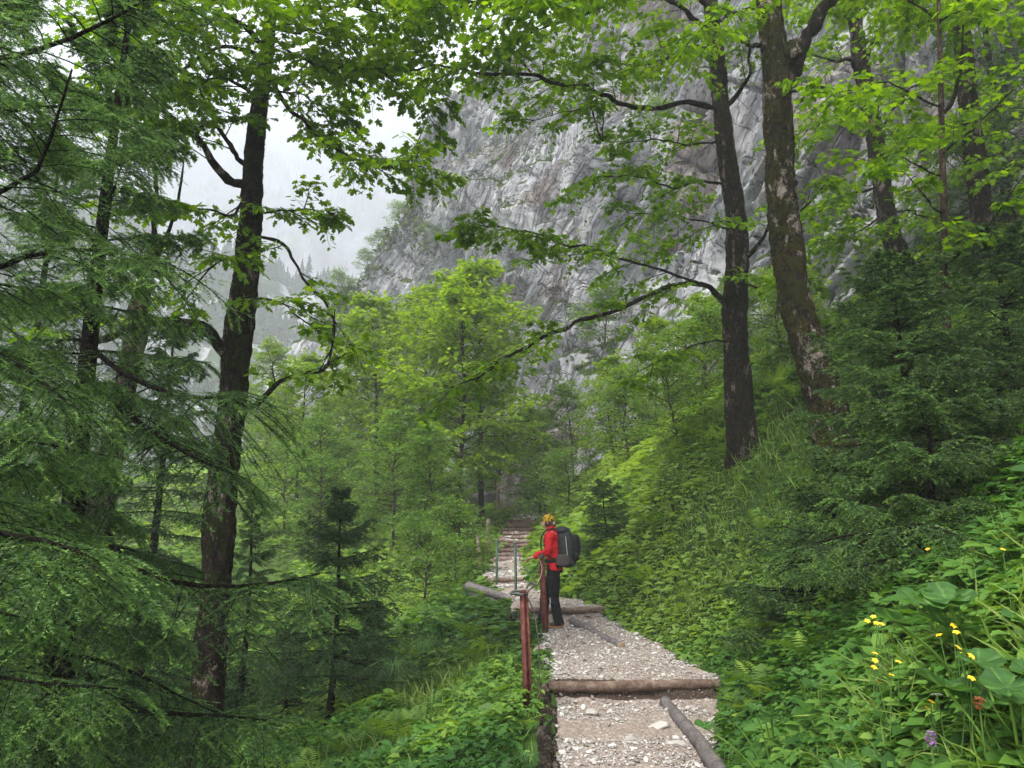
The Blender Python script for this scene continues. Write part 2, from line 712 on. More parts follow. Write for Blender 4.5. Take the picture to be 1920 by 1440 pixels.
# ================================================================ cliff
CL = np.array([  # X, Y, base z, top z
    (46, 6, 20, 52), (30, 17, 15, 58), (20, 25, 13, 60), (13, 31, 10, 60), (8.5, 42, 8, 58), (3, 52, 8, 53), (-1, 60, 9, 57), (-4.5, 63, 10, 53),
    (-8.5, 66, 10, 48.5), (-11, 68.5, 10, 44.0), (-14, 72, 10, 40.0), (-17, 79, 10, 36.5), (-22, 88, 8, 30), (-32, 98, 4, 25), (-46, 112, -4, 18)], float)


def cliff_mat():
    m, nt, N, L = new_mat('limestone_cliff')
    geo = N.new('ShaderNodeNewGeometry')
    sx = N.new('ShaderNodeSeparateXYZ')
    L.new(geo.outputs['Normal'], sx.inputs[0])
    pv = geo.outputs['Position']

    def mp(scale, rot=(0, 0, 0), src=None):
        q = N.new('ShaderNodeMapping')
        q.inputs['Rotation'].default_value = rot
        q.inputs['Scale'].default_value = scale
        L.new(src if src is not None else pv, q.inputs['Vector'])
        return q.outputs[0]
    # strata run steeply from upper right to lower left
    wv = N.new('ShaderNodeTexNoise')
    wv.inputs['Scale'].default_value = .09
    wv.inputs['Detail'].default_value = 3
    L.new(pv, wv.inputs['Vector'])
    vm = N.new('ShaderNodeVectorMath')
    vm.operation = 'MULTIPLY_ADD'
    L.new(wv.outputs['Color'], vm.inputs[0])
    vm.inputs[1].default_value = (5, 5, 5)
    L.new(pv, vm.inputs[2])
    r1 = N.new('ShaderNodeVectorRotate')
    r1.rotation_type = 'Y_AXIS'
    r1.inputs['Angle'].default_value = radians(-24)
    L.new(vm.outputs[0], r1.inputs['Vector'])
    a = r1.outputs[0]
    broad = nz(N, L, .75, 6, .62, mp((1, .7, .09), src=a))
    streak = nz(N, L, 2.2, 9, .72, mp((1, .7, .10), src=a))
    thin = nz(N, L, 5.5, 6, .7, mp((1, .7, .10), src=a))
    iso = nz(N, L, 1.9, 10, .75, pv)
    big = nz(N, L, .12, 4, .6, pv)
    big2 = nz(N, L, .10, 4, .6, mp((1, 1, 1.7)))
    base = math_n(N, L, 'ADD', math_n(N, L, 'MULTIPLY', broad, .48), math_n(N, L, 'ADD', math_n(N, L, 'MULTIPLY', streak, .40), math_n(N, L, 'MULTIPLY', iso, .12)))
    col = ramp(N, L, base, [(.34, (.07, .07, .08)), (.41, (.24, .24, .265)), (.475, (.42, .42, .45)), (.535, (.60, .60, .62)), (.60, (.78, .78, .78))])
    pink = ramp(N, L, base, [(.38, (.12, .085, .08)), (.60, (.44, .345, .32))])
    col = mixc(N, L, maprange(N, L, big, .54, .62, 0, .75), col, pink)
    col = mixc(N, L, maprange(N, L, thin, .60, .68, 0, .55), col, (.74, .735, .72))
    # joints: thin dark lines along and across the strata
    def crack(scale, mapping, w_, src=a):
        n = nz(N, L, scale, 3, .55, mp(mapping, src=src))
        return maprange(N, L, math_n(N, L, 'ABSOLUTE', math_n(N, L, 'SUBTRACT', n, .5)), .0, w_)
    c1 = crack(.6, (1, .8, .05), .014)
    c2 = crack(1.6, (1, .8, .06), .014)
    c3 = crack(.35, (.25, .6, 1.3), .006)
    crk = math_n(N, L, 'MULTIPLY', math_n(N, L, 'MULTIPLY', c1, c2), c3, True)
    inv = math_n(N, L, 'SUBTRACT', 1.0, crk, True)
    col = mixc(N, L, math_n(N, L, 'MULTIPLY', inv, .7), col, (.035, .034, .036))
    veg = math_n(N, L, 'ADD', math_n(N, L, 'ADD', sx.outputs[2], math_n(N, L, 'MULTIPLY', big2, 1.0)), math_n(N, L, 'MULTIPLY', iso, .6))
    gcol = ramp(N, L, thin, [(.3, (.03, .055, .012)), (.55, (.075, .125, .025)), (.75, (.15, .17, .06))])
    col = mixc(N, L, maprange(N, L, veg, 1.10, 1.2), col, gcol)
    h = math_n(N, L, 'ADD', math_n(N, L, 'MULTIPLY', streak, 1.3), math_n(N, L, 'ADD', math_n(N, L, 'MULTIPLY', thin, .45), math_n(N, L, 'MULTIPLY', iso, .25)))
    h = math_n(N, L, 'ADD', math_n(N, L, 'ADD', h, math_n(N, L, 'MULTIPLY', broad, 1.2)), math_n(N, L, 'MULTIPLY', crk, .5))
    b = bsdf(N, L, col, .9, .15, bump(N, L, h, 1.0, .7))
    out(N, L, b.outputs[0])
    return m


def cliff_surface(nu=1100, nv=520):
    seg = np.linalg.norm(np.diff(CL[:, :2], axis=0), axis=1)
    s = np.concatenate([[0], np.cumsum(seg)])
    su = np.linspace(0, s[-1], nu)
    # smooth plan curve
    uu = np.interp(su, s, np.arange(len(CL)))
    p = np.vstack([2 * CL[0] - CL[1], CL, 2 * CL[-1] - CL[-2]])
    i = np.minimum(np.floor(uu).astype(int), len(CL) - 2)
    t = (uu - i)[:, None]
    a, b, c, d = p[i], p[i + 1], p[i + 2], p[i + 3]
    Q = 0.5 * ((2 * b) + (-a + c) * t + (2 * a - 5 * b + 4 * c - d) * t ** 2 + (-a + 3 * b - 3 * c + d) * t ** 3)
    tang = unit(np.gradient(Q[:, :2], axis=0))
    # the walk goes from right to left: outward (towards the valley) is to its left side = (-ty, tx)... checked to face the origin
    nrm = np.stack([-tang[:, 1], tang[:, 0]], 1)
    face = np.sign(((-Q[:, :2]) * nrm).sum(1).mean())
    nrm = nrm * face
    S = -su + s[-1] * .5            # grows to the right
    tv = np.linspace(0, 1, nv)
    Sg, Tg = np.meshgrid(S, tv)
    zb, zt = Q[:, 2], Q[:, 3]
    zt = zt + 2.2 * fbm(S * .12, 0 * S, 1, 4)
    Zg = (zb - 3)[None] + (zt - zb + 3)[None] * Tg
    lean = .30 * (Zg - zb[None])
    # strata
    c1 = Sg * math.sin(radians(64)) - Zg * math.cos(radians(64))
    a1 = Sg * math.cos(radians(64)) + Zg * math.sin(radians(64))
    wob = fbm(Sg * .07, Zg * .07, 4, 3)
    c1 = c1 + 2.5 * wob
    dip = 70 + 8 * noise(Sg * .03, Zg * .02, 33)
    fold = 1 - np.abs(((c1 / 3.4 + .25 * noise(c1 * .2, a1 * .04, 5)) % 1.0) * 2 - 1)
    fold2 = 1 - np.abs(((c1 / 1.25 + .35 * noise(c1 * .5, a1 * .06, 6)) % 1.0) * 2 - 1)
    fa = np.clip(.55 + .9 * noise(c1 * .1, a1 * .05, 44), .1, 1.2)
    D = fa * (1.9 * fold ** .8 + .8 * fold2 ** .8) + .5 * ridged(c1 * .5, a1 * .05, 7, 3, .6) + .18 * ridged(c1 * 2.6, a1 * .35, 3, 3, .65)
    D += 1.6 * fbm(Sg * .06, Zg * .06, 0, 3, .45) + .13 * fbm(Sg * .9, Zg * .6, 2, 4, .62)
    # sharp joints running with the strata and across them
    g1 = np.abs(noise(c1 * .42 + .5 * wob, a1 * .05, 21))
    g2 = np.abs(noise(c1 * 1.25, a1 * .16, 23))
    g3 = np.abs(noise(c1 * .25, a1 * .42 + .2 * c1, 25))
    D -= 1.5 * np.clip(1 - g1 / .055, 0, 1) ** .7 + .55 * np.clip(1 - g2 / .07, 0, 1) + .8 * np.clip(1 - g3 / .05, 0, 1)
    c2 = -Sg * math.sin(radians(33)) + Zg * math.cos(radians(33)) + 3.0 * fbm(Sg * .05 + 3, Zg * .05, 8, 3)
    fr = (c2 / 12.0) % 1.0
    amp = np.clip(.55 + 1.3 * noise(Sg * .08, Zg * .08, 12), 0, 1.5)
    D += amp * 4.0 * (fr - np.clip((fr - .93) / .07, 0, 1))
    c3 = -Sg * math.sin(radians(20)) + Zg * math.cos(radians(20)) + 1.5 * fbm(Sg * .15 + 3, Zg * .15, 18, 3)
    fr2 = (c3 / 3.1) % 1.0
    amp2 = np.clip(.2 + 1.6 * noise(Sg * .13, Zg * .13, 14), 0, 1.3)
    D += amp2 * .45 * (fr2 - np.clip((fr2 - .88) / .12, 0, 1))
    # a buttress foot that spreads out at the bottom, and blocks on the left shoulder
    D += 3.0 * np.exp(-np.maximum(0, Zg - zb[None]) / 5.0)
    off = D - lean
    X = Q[:, 0][None] + nrm[:, 0][None] * off
    Y = Q[:, 1][None] + nrm[:, 1][None] * off
    return X, Y, Zg, nrm, Q, zt


CX, CY, CZ, CN, CQ, CT = cliff_surface()


def build_cliff():
    X, Y, Zg = CX, CY, CZ
    # a plateau going back from the crest, so the cliff has real depth
    back = []
    for k in range(1, 7):
        bx = X[-1] - CN[:, 0] * 5.0 * k
        by = Y[-1] - CN[:, 1] * 5.0 * k
        bz = Zg[-1] + .5 * k - .2 * k * k + 1.5 * fbm(bx * .1, by * .1, 3, 3) * (1 if k > 0 else 0)
        back.append((bx, by, bz))
    X = np.vstack([X] + [q[0] for q in back])
    Y = np.vstack([Y] + [q[1] for q in back])
    Zg = np.vstack([Zg] + [q[2] for q in back])
    V = np.stack([X, Y, Zg], -1)
    idx = np.arange(V.shape[0] * V.shape[1]).reshape(X.shape)
    F = np.stack([idx[:-1, :-1], idx[1:, :-1], idx[1:, 1:], idx[:-1, 1:]], -1).reshape(-1, 4)
    f0 = V.reshape(-1, 3)[F[200 * 1099 + 550]]
    nn = np.cross(f0[1] - f0[0], f0[2] - f0[0])
    if nn @ (-f0[0] + np.array([0, 0, 0])) < 0:
        F = F[:, ::-1]
    o = Acc().add(V.reshape(-1, 3), F).obj('cliff', cliff_mat(), smooth=True)
    tag(o, kind='structure')


build_cliff()


def build_mountain():
    """the far side of the valley, climbing into the cloud"""
    xs = np.linspace(-1350, 300, 500)
    ts = np.linspace(0, 1, 220)
    X, T = np.meshgrid(xs, ts)
    Y = 300 + 1300 * T
    Zb = -45 + 1010 * T ** 1.05
    r = fbm(X * .007, T * 5, 0, 5, .55)
    c = X * .9 - Zb * .5
    Zb = Zb + 60 * r * (0.3 + T) + 36 * ridged(c * .018, Zb * .005, 2, 4, .6) * np.clip(T * 3, 0, 1)
    V = np.stack([X, Y - 20 * fbm(X * .03, Zb * .02, 4, 4), Zb], -1)
    idx = np.arange(X.size).reshape(X.shape)
    F = np.stack([idx[:-1, :-1], idx[:-1, 1:], idx[1:, 1:], idx[1:, :-1]], -1).reshape(-1, 4)
    m, nt, N, L = new_mat('far_mountain_rock')
    geo = N.new('ShaderNodeNewGeometry')
    n = nz(N, L, .035, 7, .65, geo.outputs['Position'])
    n2 = nz(N, L, .012, 4, .6, geo.outputs['Position'])
    rock = ramp(N, L, n, [(.35, (.07, .07, .085)), (.6, (.26, .26, .28))])
    grn = ramp(N, L, n, [(.35, (.025, .045, .02)), (.65, (.07, .11, .03))])
    col = mixc(N, L, maprange(N, L, math_n(N, L, 'ADD', n2, math_n(N, L, 'MULTIPLY', n, .5)), .72, .8), rock, grn)
    b = bsdf(N, L, col, .95, .1, bump(N, L, n, 1, 6))
    out(N, L, b.outputs[0])
    o = Acc().add(V.reshape(-1, 3), F).obj('mountain', m)
    tag(o, kind='structure')
    # forest on it: far off wood that reads as one mass
    n = 12000
    i = RNG.integers(8, 200, n)
    j = RNG.integers(5, 495, n)
    base = V[i, j] + RNG.normal(0, 1, (n, 3)) * np.array([1.2, 1.2, 0])
    msk = fbm(base[:, 0] * .02, base[:, 1] * .02, 5, 3) > -.15
    base = base[msk]
    n = len(base)
    h = RNG.uniform(8, 19, n)
    acc = Acc()
    k = 7
    rings = [(0, .16), (.08, .17), (.3, .13), (.55, .09), (.8, .045), (1.0, .004)]
    th = np.linspace(0, 2 * pi, k, endpoint=False)
    tv = np.array([[r * math.cos(t) * (1 + .25 * math.sin(5 * t + 9 * z)), r * math.sin(t), z] for z, r in rings for t in th])
    ff = [[a * k + q, a * k + (q + 1) % k, (a + 1) * k + (q + 1) % k, (a + 1) * k + q] for a in range(len(rings) - 1) for q in range(k)]
    Vt = base[:, None] + h[:, None, None] * tv[None] * RNG.uniform(.85, 1.15, (n, len(tv), 1))
    FF = (np.array(ff)[None] + (np.arange(n) * len(tv))[:, None, None]).reshape(-1, 4)
    acc.add(Vt.reshape(-1, 3), FF, np.repeat(RNG.random(n), len(tv)))
    o = acc.obj('forest', leaf_mat('far_forest', [(0, (.02, .04, .02)), (1, (.05, .08, .03))], .1, .8, .1, .05), smooth=False)
    tag(o, 'far spruce forest fading into cloud on the mountainside', 'forest', kind='stuff')


build_mountain()


def build_hill():
    xs = np.linspace(-260, 20, 260)
    ts = np.linspace(0, 1, 160)
    X, T = np.meshgrid(xs, ts)
    Y = 140 + 175 * T + .25 * (X + 60)
    top = np.interp(X, [-260, -150, -110, -70, -45, -20, 20], [150, 140, 126, 112, 112, 110, 110])
    Zb = -12 + top * T ** .95
    c = X * .9 - Zb * .5
    Zb = Zb + 9 * fbm(X * .03, T * 4, 0, 5, .55) * (.3 + T) + 6 * ridged(c * .06, Zb * .02, 2, 4, .6) * np.clip(T * 3, 0, 1)
    Y = Y - 6 * fbm(X * .06, Zb * .05, 4, 4)
    V = np.stack([X, Y, Zb], -1)
    # back side, so that the ridge is a solid body
    B = V[-1].copy()
    rows = [V]
    for k in range(1, 5):
        b = B.copy()
        b[:, 1] += 22 * k
        b[:, 2] -= 26 * k
        rows.append(b[None])
    V = np.concatenate(rows, 0)
    idx = np.arange(V.shape[0] * V.shape[1]).reshape(V.shape[:2])
    F = np.stack([idx[:-1, :-1], idx[:-1, 1:], idx[1:, 1:], idx[1:, :-1]], -1).reshape(-1, 4)
    m, nt, N, L = new_mat('ridge_rock')
    geo = N.new('ShaderNodeNewGeometry')
    n = nz(N, L, .12, 8, .7, geo.outputs['Position'])
    n2 = nz(N, L, .05, 4, .6, geo.outputs['Position'])
    rock = ramp(N, L, n, [(.35, (.14, .14, .15)), (.6, (.50, .50, .51))])
    grn = ramp(N, L, n, [(.35, (.02, .04, .015)), (.65, (.06, .10, .03))])
    col = mixc(N, L, maprange(N, L, math_n(N, L, 'ADD', n2, math_n(N, L, 'MULTIPLY', n, .4)), .70, .76), grn, rock)
    b = bsdf(N, L, col, .95, .1, bump(N, L, n, 1, 2.5))
    out(N, L, b.outputs[0])
    tag(Acc().add(V.reshape(-1, 3), F).obj('hill', m), kind='structure')
    n = 6500
    i = RNG.integers(4, 159, n)
    j = RNG.integers(3, 257, n)
    base = rows[0][i, j] + RNG.normal(0, .8, (n, 3)) * np.array([1, 1, 0])
    base = base[fbm(base[:, 0] * .06, base[:, 1] * .06, 5, 3) > -.25]
    n = len(base)
    h = RNG.uniform(3.5, 10.5, n)
    acc = Acc()
    k = 9
    th = np.linspace(0, 2 * pi, k, endpoint=False)
    tv = []
    nt_ = 8
    for q in range(nt_):
        z0 = .10 + .86 * q / nt_
        r0 = .19 * (1 - q / nt_) ** .85 + .01
        for jx, t in enumerate(th):
            f_ = 1.25 if (jx + q) % 2 else .62
            tv.append((r0 * f_ * math.cos(t), r0 * f_ * math.sin(t), z0 - .02 * f_))
        for jx, t in enumerate(th):
            tv.append((r0 * .3 * math.cos(t), r0 * .3 * math.sin(t), z0 + .12))
    tv = np.array(tv)
    ff = []
    for q in range(nt_):
        a0 = q * 2 * k
        ff += [[a0 + x_, a0 + (x_ + 1) % k, a0 + k + (x_ + 1) % k, a0 + k + x_] for x_ in range(k)]
    Vt = base[:, None] + h[:, None, None] * tv[None] * RNG.uniform(.8, 1.2, (n, len(tv), 1))
    FF = (np.array(ff)[None] + (np.arange(n) * len(tv))[:, None, None]).reshape(-1, 4)
    acc.add(Vt.reshape(-1, 3), FF, np.repeat(RNG.random(n), len(tv)))
    o = acc.obj('forest', leaf_mat('ridge_forest', [(0, (.014, .032, .014)), (1, (.05, .085, .03))], .1, .8, .1, .1), smooth=False)
    tag(o, 'wooded rocky ridge with misty spruces seen left of the cliff', 'forest', kind='stuff')


build_hill()

# ================================================================ air, sky, sun, camera
def build_haze():
    x0, x1, y0, y1, z0, z1 = -1400, 360, -14, 1700, -130, 1150
    v = [(x, y, z) for x in (x0, x1) for y in (y0, y1) for z in (z0, z1)]
    f = [[0, 1, 3, 2], [4, 6, 7, 5], [0, 4, 5, 1], [2, 3, 7, 6], [0, 2, 6, 4], [1, 5, 7, 3]]
    m = bpy.data.materials.new('pale_haze')
    m.use_nodes = True
    nt = m.node_tree
    nt.nodes.clear()
    o = nt.nodes.new('ShaderNodeOutputMaterial')
    pv = nt.nodes.new('ShaderNodeVolumePrincipled')
    pv.inputs['Color'].default_value = (.93, .95, 1.0, 1)
    pv.inputs['Density'].default_value = HAZE
    pv.inputs['Anisotropy'].default_value = 0.0
    nt.links.new(pv.outputs[0], o.inputs['Volume'])
    ob = Acc().add(np.array(v, float), np.array(f)).obj('haze', m, smooth=False)
    tag(ob, 'thin pale mist hanging in the valley air', 'haze', kind='stuff')


HAZE = .0013
if HAZE > 0:
    build_haze()

SUN_EL, SUN_AZ = radians(58), radians(-150)   # behind the camera, high on the left
w = bpy.data.worlds.new('World')
bpy.context.scene.world = w
w.use_nodes = True
nt = w.node_tree
nt.nodes.clear()
N, L = nt.nodes, nt.links
sky = N.new('ShaderNodeTexSky')
sky.sky_type = 'NISHITA'
sky.sun_disc = False
sky.sun_elevation = SUN_EL
sky.sun_rotation = SUN_AZ
sky.dust_density = 5
sky.air_density = 1.5
hs = N.new('ShaderNodeHueSaturation')
hs.inputs['Saturation'].default_value = .12
L.new(sky.outputs[0], hs.inputs['Color'])
mx = N.new('ShaderNodeMix')
mx.data_type = 'RGBA'
mx.inputs[0].default_value = .6
L.new(hs.outputs[0], mx.inputs[6])
mx.inputs[7].default_value = (15.0, 15.4, 16.0, 1)      # even cloud deck
bg = N.new('ShaderNodeBackground')
bg.inputs['Strength'].default_value = .075
L.new(mx.outputs[2], bg.inputs['Color'])
wo = N.new('ShaderNodeOutputWorld')
L.new(bg.outputs[0], wo.inputs['Surface'])

sl = bpy.data.lights.new('sun', 'SUN')
sl.energy = 1.5
sl.angle = radians(11)
sl.color = (1, .96, .9)
so = bpy.data.objects.new('sun', sl)
C.objects.link(so)
sd = Vector((math.sin(SUN_AZ) * math.cos(SUN_EL), math.cos(SUN_AZ) * math.cos(SUN_EL), math.sin(SUN_EL)))
so.rotation_euler = sd.to_track_quat('Z', 'Y').to_euler()

cd = bpy.data.cameras.new('camera')
cam = bpy.data.objects.new('camera', cd)
C.objects.link(cam)
cam.location = (0, 0, CAMZ)
cam.rotation_euler = (radians(90) + PITCH, 0, 0)
cd.sensor_width = 36
cd.lens = FPX / 1920 * 36
cd.clip_start = .05
cd.clip_end = 3000
sc = bpy.context.scene
sc.camera = cam
sc.view_settings.view_transform = 'Standard'
sc.view_settings.look = 'None'
sc.view_settings.exposure = 1.5
sc.view_settings.gamma = 1
sc.cycles.use_denoising = True
sc.cycles.max_bounces = 7
sc.cycles.diffuse_bounces = 4
sc.cycles.glossy_bounces = 2
sc.cycles.transmission_bounces = 4
sc.cycles.volume_bounces = 2
sc.cycles.use_adaptive_sampling = True
sc.cycles.adaptive_threshold = .015
# ================================================================ bark
def bark_mat(name, moss=.5, pale=.4, dark=(.030, .022, .016), brown=(.10, .072, .05), palec=(.42, .33, .28), mossc=(.055, .048, .012)):
    """plates of bark, pale bare patches, clumps of moss"""
    m, nt, N, L = new_mat(name)
    v = objvec(N, L)
    vs = objvec(N, L, (1, 1, .4))
    n1 = nz(N, L, 4.5, 7, .72, v, .8)
    n2 = nz(N, L, 22, 7, .75, vs, .5)
    n3 = nz(N, L, 55, 5, .75, v)
    n4 = nz(N, L, 3.4, 8, .74, vs, .6)
    n5 = nz(N, L, 1.1, 3, .5, v)
    col = ramp(N, L, n2, [(.36, tuple(c * .5 for c in dark)), (.5, dark), (.62, brown), (.75, tuple(c * 1.6 for c in brown))])
    pc = ramp(N, L, n2, [(.34, tuple(c * .35 for c in palec)), (.48, palec), (.7, tuple(min(1, c * 1.3) for c in palec))])
    th = .665 - .22 * pale
    pf = maprange(N, L, math_n(N, L, 'ADD', n4, math_n(N, L, 'MULTIPLY', math_n(N, L, 'SUBTRACT', n3, .5), .30)), th, th + .03)
    col = mixc(N, L, pf, col, pc)
    mc = ramp(N, L, n3, [(.33, tuple(c * .15 for c in mossc)), (.5, mossc), (.66, (mossc[0] * 2.0, mossc[1] * 2.4, mossc[2] * 1.8))])
    mc = mixc(N, L, maprange(N, L, n5, .4, .6, 0, .8), mc, (mossc[0] * .55, mossc[1] * .95, mossc[2] * .8))
    mth = .70 - .36 * moss
    mf = maprange(N, L, math_n(N, L, 'ADD', n1, math_n(N, L, 'MULTIPLY', math_n(N, L, 'SUBTRACT', n3, .5), .35)), mth, mth + .04)
    col = mixc(N, L, mf, col, mc)
    h = math_n(N, L, 'ADD', math_n(N, L, 'MULTIPLY', n2, 1.2), math_n(N, L, 'ADD', math_n(N, L, 'MULTIPLY', n3, .8), math_n(N, L, 'SUBTRACT', math_n(N, L, 'MULTIPLY', mf, .8), math_n(N, L, 'MULTIPLY', pf, .35))))
    b = bsdf(N, L, col, .95, .10, bump(N, L, h, 1.0, .07))
    out(N, L, b.outputs[0])
    return m


BARK_M = bark_mat('mossy_maple_bark', .55, .45, (.014,.010,.008), (.055,.038,.026), (.26,.20,.17), (.030,.030,.008))
BARK_B = bark_mat('mossy_peeling_bark', .62, .55, (.016,.011,.008), (.075,.05,.036), (.36, .30, .26), (.050, .040, .010))
BARK_D = bark_mat('dark_maple_bark', .5, .48, (.014,.010,.008), (.065,.046,.034), (.22,.17,.145), (.022,.022,.007))
BARK_S = bark_mat('spruce_bark', .3, .05, (.012, .009, .007), (.05, .036, .027), mossc=(.02,.022,.008))
BARK_T = bark_mat('young_bark', .15, .35, (.05, .036, .027), (.17, .12, .09), (.17, .14, .11))
DEADW = bark_mat('weathered_wood', .05, .5, (.03, .022, .016), (.13, .10, .08), (.23, .19, .155))
LF_MAPLE = leaf_mat('maple_leaf', [(0, (.040, .10, .008)), (.5, (.090, .19, .013)), (.85, (.15, .275, .020)), (1, (.21, .33, .030))], .64, .45, .3)
LF_YOUNG = leaf_mat('bright_maple_leaf', [(0, (.06, .135, .013)), (.5, (.145, .255, .022)), (1, (.27, .39, .045))], .55, .5, .25)
LF_SHRUB = leaf_mat('shrub_leaf', [(0, (.045, .10, .016)), (.5, (.095, .19, .030)), (1, (.18, .29, .055))], .5, .5, .3)
LF_HAZEL = leaf_mat('grey_green_leaf', [(0, (.045, .11, .018)), (.6, (.11, .215, .032)), (1, (.22, .33, .065))], .5, .5, .3)
NEEDLE = leaf_mat('spruce_needle', [(0, (.010, .030, .009)), (.40, (.034, .080, .018)), (.75, (.095, .18, .030)), (1, (.20, .33, .055))], .2, .5, .35, 1.2)
NEEDLE_F = leaf_mat('spruce_needle_light', [(0, (.014, .038, .012)), (.4, (.044, .100, .024)), (.75, (.10, .20, .040)), (1, (.19, .34, .065))], .22, .5, .35, .9)
NEEDLE_D = leaf_mat('dark_spruce_needle', [(0, (.012, .034, .012)), (.6, (.032, .074, .022)), (1, (.075, .15, .038))], .2, .5, .3, 1.2)


def trunk_tube(acc, curve, r, sides=28, k=160, lump=.10, flare=.5, m=0, seed=0.0, fine=0.0):
    """lumpy trunk, radius given at the curve's knots"""
    cv = crom(np.hstack([curve, np.asarray(r)[:, None]]), k)
    V, F = tubes(cv[:, :3], cv[:, 3], sides)
    th = np.tile(np.linspace(0, 2 * pi, sides, endpoint=False), k)
    cen = np.repeat(cv[:, :3], sides, 0)
    rr = np.repeat(cv[:, 3], sides)
    s = np.repeat(np.concatenate([[0], np.cumsum(np.linalg.norm(np.diff(cv[:, :3], axis=0), axis=1))]), sides)
    dirv = unit(V - cen)
    d = lump * fbm(np.cos(th) * 1.1 + seed, np.sin(th) * 1.1, s * 1.4 + seed, 5, .6)
    d += .05 * ridged(np.cos(th) * 4, np.sin(th) * 4, s * 2.0 + seed, 2)
    d += flare * np.exp(-s / .35) * (.6 + .4 * np.cos(3 * th + seed))
    if fine:
        d += fine * ridged(np.cos(th) * 5 + seed, np.sin(th) * 5, s * 5.0, 4, .65) + fine * 1.2 * fbm(V[:, 0] * 14, V[:, 1] * 14, V[:, 2] * 9, 4, .6)
    V = V + dirv * (d * rr)[:, None]
    acc.add(V, F, .5, m)
    return cv


def moss_tufts(cv, n, m_lo=0.0, ln=.03, seed=0.0):
    """short fuzzy moss standing off a trunk"""
    i = RNG.integers(0, len(cv), n)
    th = RNG.uniform(0, 2 * pi, n)
    clump = fbm(np.cos(th) * 1.6, np.sin(th) * 1.6, i * .12 + seed, 4)
    k = clump > m_lo
    i, th = i[k], th[k]
    d = np.stack([np.cos(th), np.sin(th), 0 * th], 1)
    pos = cv[i, :3] + d * (cv[i, 3] * .97)[:, None] + RNG.normal(0, .012, (len(i), 3)) * np.array([.3, .3, 1])
    a = Acc()
    dv = unit(d + RNG.normal(0, .5, d.shape) - np.array([0, 0, .25]))
    w_ = unit(np.cross(dv, RNG.normal(0, 1, d.shape))) * .004
    L_ = ln * RNG.uniform(.5, 1.3, len(i))
    V = np.stack([pos - w_, pos + w_, pos + dv * L_[:, None]], 1)
    a.add(V.reshape(-1, 3), np.arange(len(i) * 3).reshape(-1, 3), np.repeat(RNG.random(len(i)), 3))
    return a


def limb_tube(acc, pts, r0, r1, sides=9, k=None, jit=.02, m=0):
    L = np.linalg.norm(np.diff(pts, axis=0), axis=1).sum()
    k = k or max(10, int(L * 12))
    cv = crom(pts, k)
    s = np.linspace(0, 1, k)
    w = np.sin(pi * s)[:, None] * jit
    cv = cv + w * np.stack([fbm(s * L * 2.2, 0 * s, q * 7.0 + pts[0, 0], 3) for q in range(3)], 1) * 1.4
    r = (r0 * (1 - s) ** .8 + r1) * (1 + .16 * fbm(s * L * 5, 0 * s, 1.0, 3))
    V, F = tubes(cv, r, sides)
    acc.add(V, F, .5, m)
    return cv


def resamp(cv, k):
    u = np.linspace(0, len(cv) - 1, k)
    i = np.minimum(np.floor(u).astype(int), len(cv) - 2)
    f = (u - i)[:, None]
    return cv[i] * (1 - f) + cv[i + 1] * f


def leaves_on(acc, tw, q=4, size=.12, pet=.5, tilt=.35, tmpl=None, tr=(.1, 1.0), droop=.35, m=0, rshift=0.0, lay=1.0):
    """opposite pairs of leaves on twig curves"""
    tmpl = tmpl or TM
    n = len(tw)
    if n == 0:
        return
    idx = np.repeat(np.arange(n), q * 2)
    t = np.tile(np.repeat(np.linspace(tr[0], tr[1], q), 2), n) + RNG.normal(0, .02, n * q * 2)
    pos, T = interp_curves(tw, idx, t)
    side = unit(np.cross(T, Z3) + 1e-6)
    sg = np.where(np.arange(len(idx)) % 2 == 0, 1., -1.)[:, None]
    yd = unit(T * (.55 + RNG.normal(0, .25, (len(idx), 1))) + side * sg + np.array([0, 0, -droop]) * RNG.uniform(.2, 1.6, (len(idx), 1)) + RNG.normal(0, .18, (len(idx), 3)))
    sz = size * RNG.uniform(.55, 1.15, len(idx))
    base = pos + yd * (sz * pet)[:, None] + np.array([0, 0, .01])
    nr = unit(Z3 * lay + RNG.normal(0, tilt, (len(idx), 3)))
    rnd = np.clip(RNG.beta(2, 2.2, len(idx)) + rshift, 0, 1)
    place(acc, tmpl[0], tmpl[1], base, yd, nr, sz, rnd, m)


DENS = 1.6


def foliate(wood, leaf, limbs, dens=3.2, bl=1.1, tl=.42, size=.125, q=4, tw_per=5, t0=.25, r=.009, up=.08, tmpl=None, lm=0, rshift=0.0, droop=.12, bt=.35):
    """branchlets, twigs and leaves on limb curves"""
    for cv in limbs:
        L = np.linalg.norm(np.diff(cv, axis=0), axis=1).sum()
        par = resamp(cv, 12)[None]
        m = max(2, int(L * (1 - t0) * dens * DENS))
        br, t = kids(par, m, t0, 1.0, bl, .35, 48, up, droop, 6, .035, 22, bt)
        rr = np.linspace(1, .35, 6)[None] * r * RNG.uniform(.7, 1.2, (len(br), 1))
        V, F = tubes(br, rr, 4)
        wood.add(V, F, .5)
        Ls = np.linalg.norm(br[:, -1] - br[:, 0], axis=1)
        tw, t = kids(br, tw_per, .12, 1.0, np.minimum(tl, Ls * .6), .3, 45, .05, .18, 4, .05, 20, .35)
        V, F = tubes(tw, np.linspace(1, .5, 4)[None] * r * .45, 3)
        wood.add(V, F, .5)
        leaves_on(leaf, tw, q, size, tmpl=tmpl, m=lm, rshift=rshift)


GR = 'maples on the slopes beside the footpath'


MOSS = leaf_mat('brown_green_moss', [(0, (.020, .014, .005)), (.5, (.045, .034, .010)), (.85, (.06, .065, .014)), (1, (.10, .11, .02))], .15, .9, .1, 2.0)


